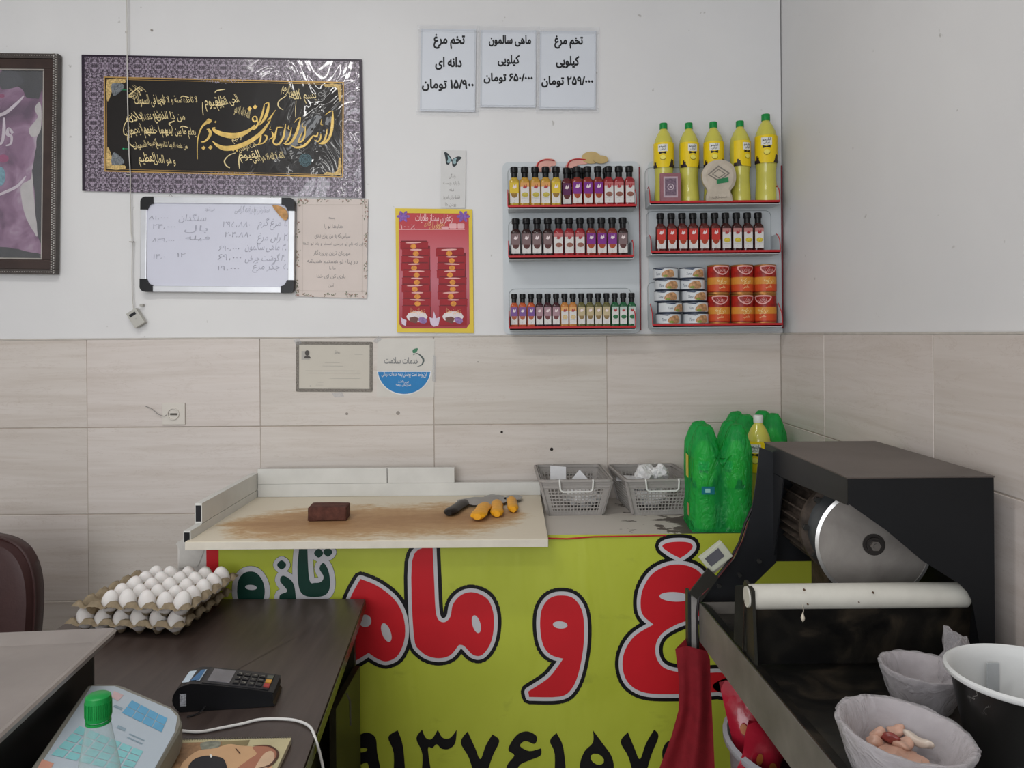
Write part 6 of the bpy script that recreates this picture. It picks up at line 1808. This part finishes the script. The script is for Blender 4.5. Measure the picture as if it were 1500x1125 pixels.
# nylon guide bar and its bracket
NYL = M('off white nylon', 'cbc8be', .35, var=.08, vs=14)
y_b = 1.480
a_, c_2 = P(1093, 874, y_b), P(1415, 871, y_b)
gb = B().cyl(a_, c_2, .0235, 28)
bmesh.ops.bevel(gb.bm, geom=[e for e in gb.bm.edges if len(e.link_faces) == 2 and any(len(f.verts) > 8 for f in e.link_faces)], offset=.004, segments=2, affect='EDGES')
gbo = gb.obj('guide_bar', NYL, mc, True)
for px, py, r_ in ((1178, 864, .002), (1279, 868, .0018), (1183, 885, .0015), (1258, 882, .0012)):
    q = P(px, py, y_b - .0235)
    B().lathe([(r_, -.002), (r_, .002)], 8, Matrix.Translation(q) @ Matrix.Rotation(PI / 2, 4, 'X')).obj('brown_speck', M('brown speck', '5b4636', .7), gbo)
q = P(1176, 905, y_b - .02)
B().tube([P(1176, 886, y_b - .022), P(1177, 895, y_b - .022), P(1176, 900, y_b - .022)], .0008, 5).lathe([(.0002, -.008), (.0032, -.004), (.004, 0), (.002, .006), (.0006, .010)], 10, Matrix.Translation(q)).obj('fat_drip', M('pale fat', 'c9bfae', .4), gbo, True)
bx0 = a_.x
B().plate([(bx0 + .006, y_b - .026, a_.z + .020), (bx0 + .006, y_b + .02, a_.z + .026), (bx0 + .006, y_b + .05, a_.z - .01), (bx0 + .010, y_b + .05, TF + .001), (bx0 + .010, y_b - .03, TF + .001)], .006).obj('bar_bracket', M('olive black steel', '25241f', .5, var=.3, vs=20), mc)
B().plate([P(1078, 858, 1.52), P(1093, 858, 1.50), P(1095, 955, 1.50), P(1076, 938, 1.53)], .005).obj('bar_bracket', MATS['olive black steel'], mc)
B().plate([(bx0, y_b + .012, a_.z - .010), (HX1 - .006, y_b + .012, a_.z - .010), (HX1 - .006, y_b + .03, TF + .002), (bx0, y_b + .03, TF + .002)], .003).obj('splash_plate', BLKGLOSS, mc)
# wiring down the rear leg
wp = [P(1112, 700, 1.86), P(1106, 735, 1.85), P(1092, 765, 1.84), P(1083, 795, 1.82), P(1068, 822, 1.80), P(1045, 852, 1.79), P(1024, 874, 1.785), P(1021, 900, 1.785), P(1022, 935, 1.785), P(1023, 975, 1.785), P(1024, 1050, 1.785)]
tag(B().tube(wp, .0032, 8).obj('power_cord', M('black rubber cord', '1a1517', .4), None, True), 'black power cord running down the left leg of the cutting machine', 'cord')
wp2 = [p + Vector((.005, -.004, .004)) for p in wp[2:7]]
tag(B().tube(wp2, .0014, 6).obj('thin_wire', M('dark red wire', '5c2a2b', .4), None, True), 'thin dark red wire beside the cord below the white timer', 'wire')
# timer box
q = P(1048, 815, 1.80)
ti = thing('digital_timer', 'white digital timer with a grey screen fixed by the machine leg', 'timer', q, (0, R(-38), 0))
B().box(-.0325, .0325, -.009, .009, -.022, .022, .003).obj('casing', M('timer white', 'b9bba9', .4, var=.03), ti)
B().box(-.023, .017, -.0100, -.008, -.009, .015, .0005).obj('screen', M('timer screen', '5b5a60', .25), ti)
B().box(-.030, .034, .009, .020, -.034, .008, .002).obj('mounting_block', M('beige block', 'a8a198', .5), ti)

# red cloth over the table leg
RC = M('red cotton cloth', 'a32c36', .8, var=.12, vs=40, bump=.3, bs=300)
rows_ = [(952, 989, 1036), (966, 991, 1040), (1000, 995, 1041), (1040, 994, 1043), (1080, 983, 1045), (1125, 966, 1047), (1200, 950, 1050), (1300, 940, 1055)]
b = B(); vs = []; nc = 22
for r_, (py, xa, xb) in enumerate(rows_):
    for i in range(nc + 1):
        t = i / nc
        yy = 1.775 - .012 * math.sin(t * PI) - .010 * math.sin(t * 11 + r_ * .25) * min(1, r_ / 3)
        px = xa + (xb - xa) * t
        q = P(px, py - (6 * (1 - abs(2 * t - .7)) if r_ == 0 else 0), yy)
        vs.append(tuple(q))
fs = [(r_ * (nc + 1) + i, r_ * (nc + 1) + i + 1, (r_ + 1) * (nc + 1) + i + 1, (r_ + 1) * (nc + 1) + i) for r_ in range(len(rows_) - 1) for i in range(nc)]
b.verts(vs, fs)
bmesh.ops.solidify(b.bm, geom=list(b.bm.faces), thickness=.002)
tag(b.obj('red_cloth', RC, None, True, ang=80), 'red cloth hanging over the left leg of the work table', 'cloth')
b = B()
b.verts([tuple(P(x, y, d)) for x, y, d in ((990, 950, 1.78), (1010, 930, 1.83), (1033, 938, 1.84), (1036, 965, 1.80), (1015, 960, 1.77))], [(0, 1, 2), (0, 2, 3), (0, 3, 4)])
bmesh.ops.solidify(b.bm, geom=list(b.bm.faces), thickness=.003)
fold = b.obj('cloth_fold', RC, bpy.data.objects['red_cloth'])

# tub of red packets under the table
tu = thing('plastic_tub', 'grey white plastic tub under the work table', 'tub', (.655, 1.62, 0))
TUB = M('grey white tub plastic', '9a9aa0', .4, var=.06)
B().lathe([(.15, 0), (.155, .01), (.20, .62), (.212, .632), (.212, .642), (.203, .646), (.196, .636), (.150, .02), (.0, .02)], 40, cap=False).obj('tub_body', TUB, tu, True, ang=50)
RP = M('glossy red packet', '961a2c', .25, var=.15, vs=30, coat=.6, bump=.4, bs=40)
def packet(label, px, py, d, w_, h_, tilt, seed):
    rn = random.Random(seed)
    t = thing('red_packet', label, 'packet', P(px, py, d), (R(-15), R(tilt), R(rn.uniform(-20, 20))), 'red packets in the tub')
    b = B(); nu, nv = 8, 10; vs = []
    for s1 in (-1, 1):
        for j in range(nv + 1):
            for i in range(nu + 1):
                u, v = i / nu, j / nv
                th = .016 * (math.sin(PI * u) * math.sin(PI * v)) ** .5 if 0 < u < 1 and 0 < v < 1 else .0004
                vs.append(((u - .5) * w_, s1 * th + .003 * math.sin(9 * u + 7 * v + seed), (v - .5) * h_ + (.002 * (i % 2) if j in (0, nv) else 0)))
    m_ = (nu + 1) * (nv + 1)
    fs = [(s1 * m_ + j * (nu + 1) + i, s1 * m_ + j * (nu + 1) + i + 1, s1 * m_ + (j + 1) * (nu + 1) + i + 1, s1 * m_ + (j + 1) * (nu + 1) + i) for s1 in (0, 1) for j in range(nv) for i in range(nu)]
    b.verts(vs, fs); bmesh.ops.remove_doubles(b.bm, verts=list(b.bm.verts), dist=.0009)
    b.obj('wrapper', RP, t, True, ang=70)
    flat('crimped_edge', [rect2(-w_ / 2 + i * w_ / 12, -w_ / 2 + (i + .6) * w_ / 12, -h_ / 2, -h_ / 2 + .006) for i in range(12)], M('pale crimp', 'c9949a', .3), t, -.006)
    flat('yellow_print', [disc2(-w_ * .22, -h_ * .12, .008, .011), disc2(w_ * .12, -h_ * .16, .010, .009)], M('orange yellow print', '9c5a2a', .4), t, -.0195)
packet('red glossy packet standing highest in the tub', 1104, 1050, 1.64, .11, .15, -14, 1)
packet('red glossy packet lying low at the front of the tub', 1118, 1106, 1.58, .11, .10, 30, 2)
packet('dark red packet leaning at the right inside the tub', 1145, 1100, 1.66, .12, .15, 10, 3)
crumple('plastic_bag', 'dark crumpled bag filling the tub under the red packets', 'plastic bag', (.655, 1.62, .54), (.15, .15, .06), M('dark maroon film', '2c1519', .35, var=.3), 21)

# ------------------------------------------------------------------ bowls and bucket on the table
BAG = mat_clear('cloudy bag film', (.96, .95, .96, 1), .24, 'd8d4d6', .8, .2, 26)
BOWLW = M('milky bowl plastic', 'aaa3a4', .4, var=.06, vs=12)
def bowl(label, px, py, zr, d, r, h, tilt, seed, g='bag-lined bowls'):
    u, v = ray(px, py)
    x = u * d
    t = thing('lined_bowl', label, 'bowl', (x, d, TF + .0015), (tilt[0], tilt[1], 0), g)
    B().lathe([(r * .55, .0), (r * .60, .002), (r * .80, h * .45), (r * .93, h * .85), (r, h), (r * .97, h), (r * .90, h * .84), (r * .76, h * .45), (r * .55, .006), (.0001, .006)], 40, cap=False).obj('bowl_shell', BOWLW, t, True, ang=60)
    rn = random.Random(seed)
    ph = [rn.uniform(0, 6) for _ in range(6)]
    def w_(a, z): return .0009 * math.sin(9 * a + ph[0] + z * 60) + .0008 * math.sin(17 * a + ph[1] - z * 90) + .0006 * math.sin(31 * a + ph[2])
    b = B(); n = 72
    prof = [(.64, .004, 1), (.84, .45, 1), (.975, .84, 1), (1.025, .985, 1), (1.015, 1.025, 0), (.955, .99, -1), (.87, .80, -1), (.73, .45, -1), (.58, .16, -1), (.30, .12, -1), (.02, .12, -1)]
    vs = []
    for rr, hh, _s in prof:
        for i in range(n):
            a = 2 * PI * i / n
            q = r * rr + (w_(a, hh * h) + .002 * _s if rr > .4 else 0)
            vs.append((q * math.cos(a), q * math.sin(a), max(.001, hh * h + (.0008 * math.sin(13 * a + ph[3]) if hh > .9 else 0))))
    fs = [(j * n + i, j * n + (i + 1) % n, (j + 1) * n + (i + 1) % n, (j + 1) * n + i) for j in range(len(prof) - 1) for i in range(n)]
    b.verts(vs, fs).obj('bag_liner', BAG, t, True, ang=120)
    return t, x
b1, x1 = bowl('bowl lined with clear plastic bag holding raw chicken scraps, nearest on the work table', 1316, 1065, .93, 1.105, .089, .082, (R(3), R(5)), 3)
b2, x2 = bowl('smaller bowl lined with an empty plastic bag, behind the scraps bowl', 1350, 1040, .93, 1.335, .067, .068, (0, R(2)), 8)
CHM = M('raw chicken skin', 'c9a08c', .35, var=.14, vs=50, sss=.15, coat=.3)
CHR = M('raw red meat', '8a3f38', .35, var=.3, vs=60, coat=.3)
def scrap(nm, label, px, py, L_, w_, a, mat, sd, z=.905):
    q = Q(px, py, z)
    rn = random.Random(sd); b = B(); t_ = bmesh.new()
    bmesh.ops.create_icosphere(t_, subdivisions=3, radius=1)
    for v in t_.verts:
        c = v.co; k = 1 + .12 * math.sin(4 * c.x + sd) + .10 * math.sin(6 * c.y + 3 * c.x + sd)
        v.co = Vector((c.x * L_ * k, c.y * w_ * k * (1 - .35 * c.x), c.z * .0075 * k + .004 * math.sin(2.5 * c.x + sd)))
    b.add(t_)
    o = b.obj(nm, mat, None, True, loc=q, rot=(R(rn.uniform(-10, 20)), R(rn.uniform(-15, 15)), R(a)), ang=180)
    tag(o, label, 'chicken scrap', 'raw chicken scraps in the bowl')
scrap('chicken_scrap', 'pink chicken piece at the left of the scraps in the bowl', 1287, 1076, .013, .0055, -20, CHM, 1, .905)
scrap('chicken_scrap', 'pale flat chicken piece at the lower left of the scraps', 1284, 1088, .016, .008, -10, CHM, 2, .895)
scrap('chicken_scrap', 'dark red bloody piece in the middle of the scraps', 1304, 1082, .010, .012, 60, CHR, 3, .902)
scrap('chicken_scrap', 'broad pale piece right of the bloody scrap', 1322, 1088, .015, .016, 20, CHM, 4, .898)
scrap('chicken_scrap', 'long pale curved piece at the right of the scraps', 1346, 1084, .020, .0065, -55, M('pale chicken skin', 'cfc0b2', .35, var=.06, coat=.3), 5, .903)
scrap('chicken_scrap', 'pink piece at the back of the scraps in the bowl', 1313, 1070, .012, .010, 10, CHM, 6, .900)
bed = crumple('chicken_scrap', 'pale mass of chicken lying under the other scraps', 'chicken scrap', (x1, 1.105, .885), (.042, .042, .012), CHM, 31)
bed['group'] = 'raw chicken scraps in the bowl'
crumple('plastic_bag', 'crumpled clear bag bunched between the small bowl and the black bucket', 'plastic bag', (.782, 1.36, .905), (.028, .04, .062), BAG, 14)
bk = thing('bucket', 'black bucket with white inside and white rim, at the right edge', 'bucket', (.754, 1.135, TF + .0015))
s = NT('black bucket with white scratches')
sc1 = s.ramp(s.noise(7, 9, 3.5, (1, 1, .6), .62), [(0.488, (0, 0, 0, 1)), (0.5, (1, 1, 1, 1)), (0.512, (0, 0, 0, 1))])
msk = s.ramp(s.noise(9, 2), [(0.52, (0, 0, 0, 1)), (0.62, (1, 1, 1, 1))])
s.base(s.mix(s.mix(1.0, s.mix(.9, (0, 0, 0, 1), sc1), msk, 'MULTIPLY'), lin('191817'), lin('8f8d88')))
s.b.inputs['Roughness'].default_value = .35
B().lathe([(.070, 0), (.074, .003), (.099, .128), (.103, .138)], 56, cap=False).obj('outer_wall', s.m, bk, True)
WIN = M('bucket white inside', 'cfd0cf', .35, var=.02)
B().lathe([(.104, .136), (.1085, .139), (.1085, .144), (.104, .1465), (.099, .143), (.0965, .128), (.0825, .06), (.068, .006), (.0001, .006)], 56, cap=False).obj('white_lining', WIN, bk, True, ang=60)
B().lathe([(.0002, 0), (.070, 0)], 40, cap=False).obj('bucket_base', s.m, bk)
B().box(-.010, .010, .0800, .0825, .075, .125, .001).obj('inner_rib', M('grey inner rib', 'a9acae', .4), bk)

# drop unlabelled leftovers of the never used kinds
for kd, o in KINDS.items():
    if kd not in USED:
        for c in list(o.children):
            for g in list(c.children): bpy.data.objects.remove(g)
            bpy.data.objects.remove(c)
        bpy.data.objects.remove(o)
for l_ in [l for l in bpy.data.lights]:
    pass
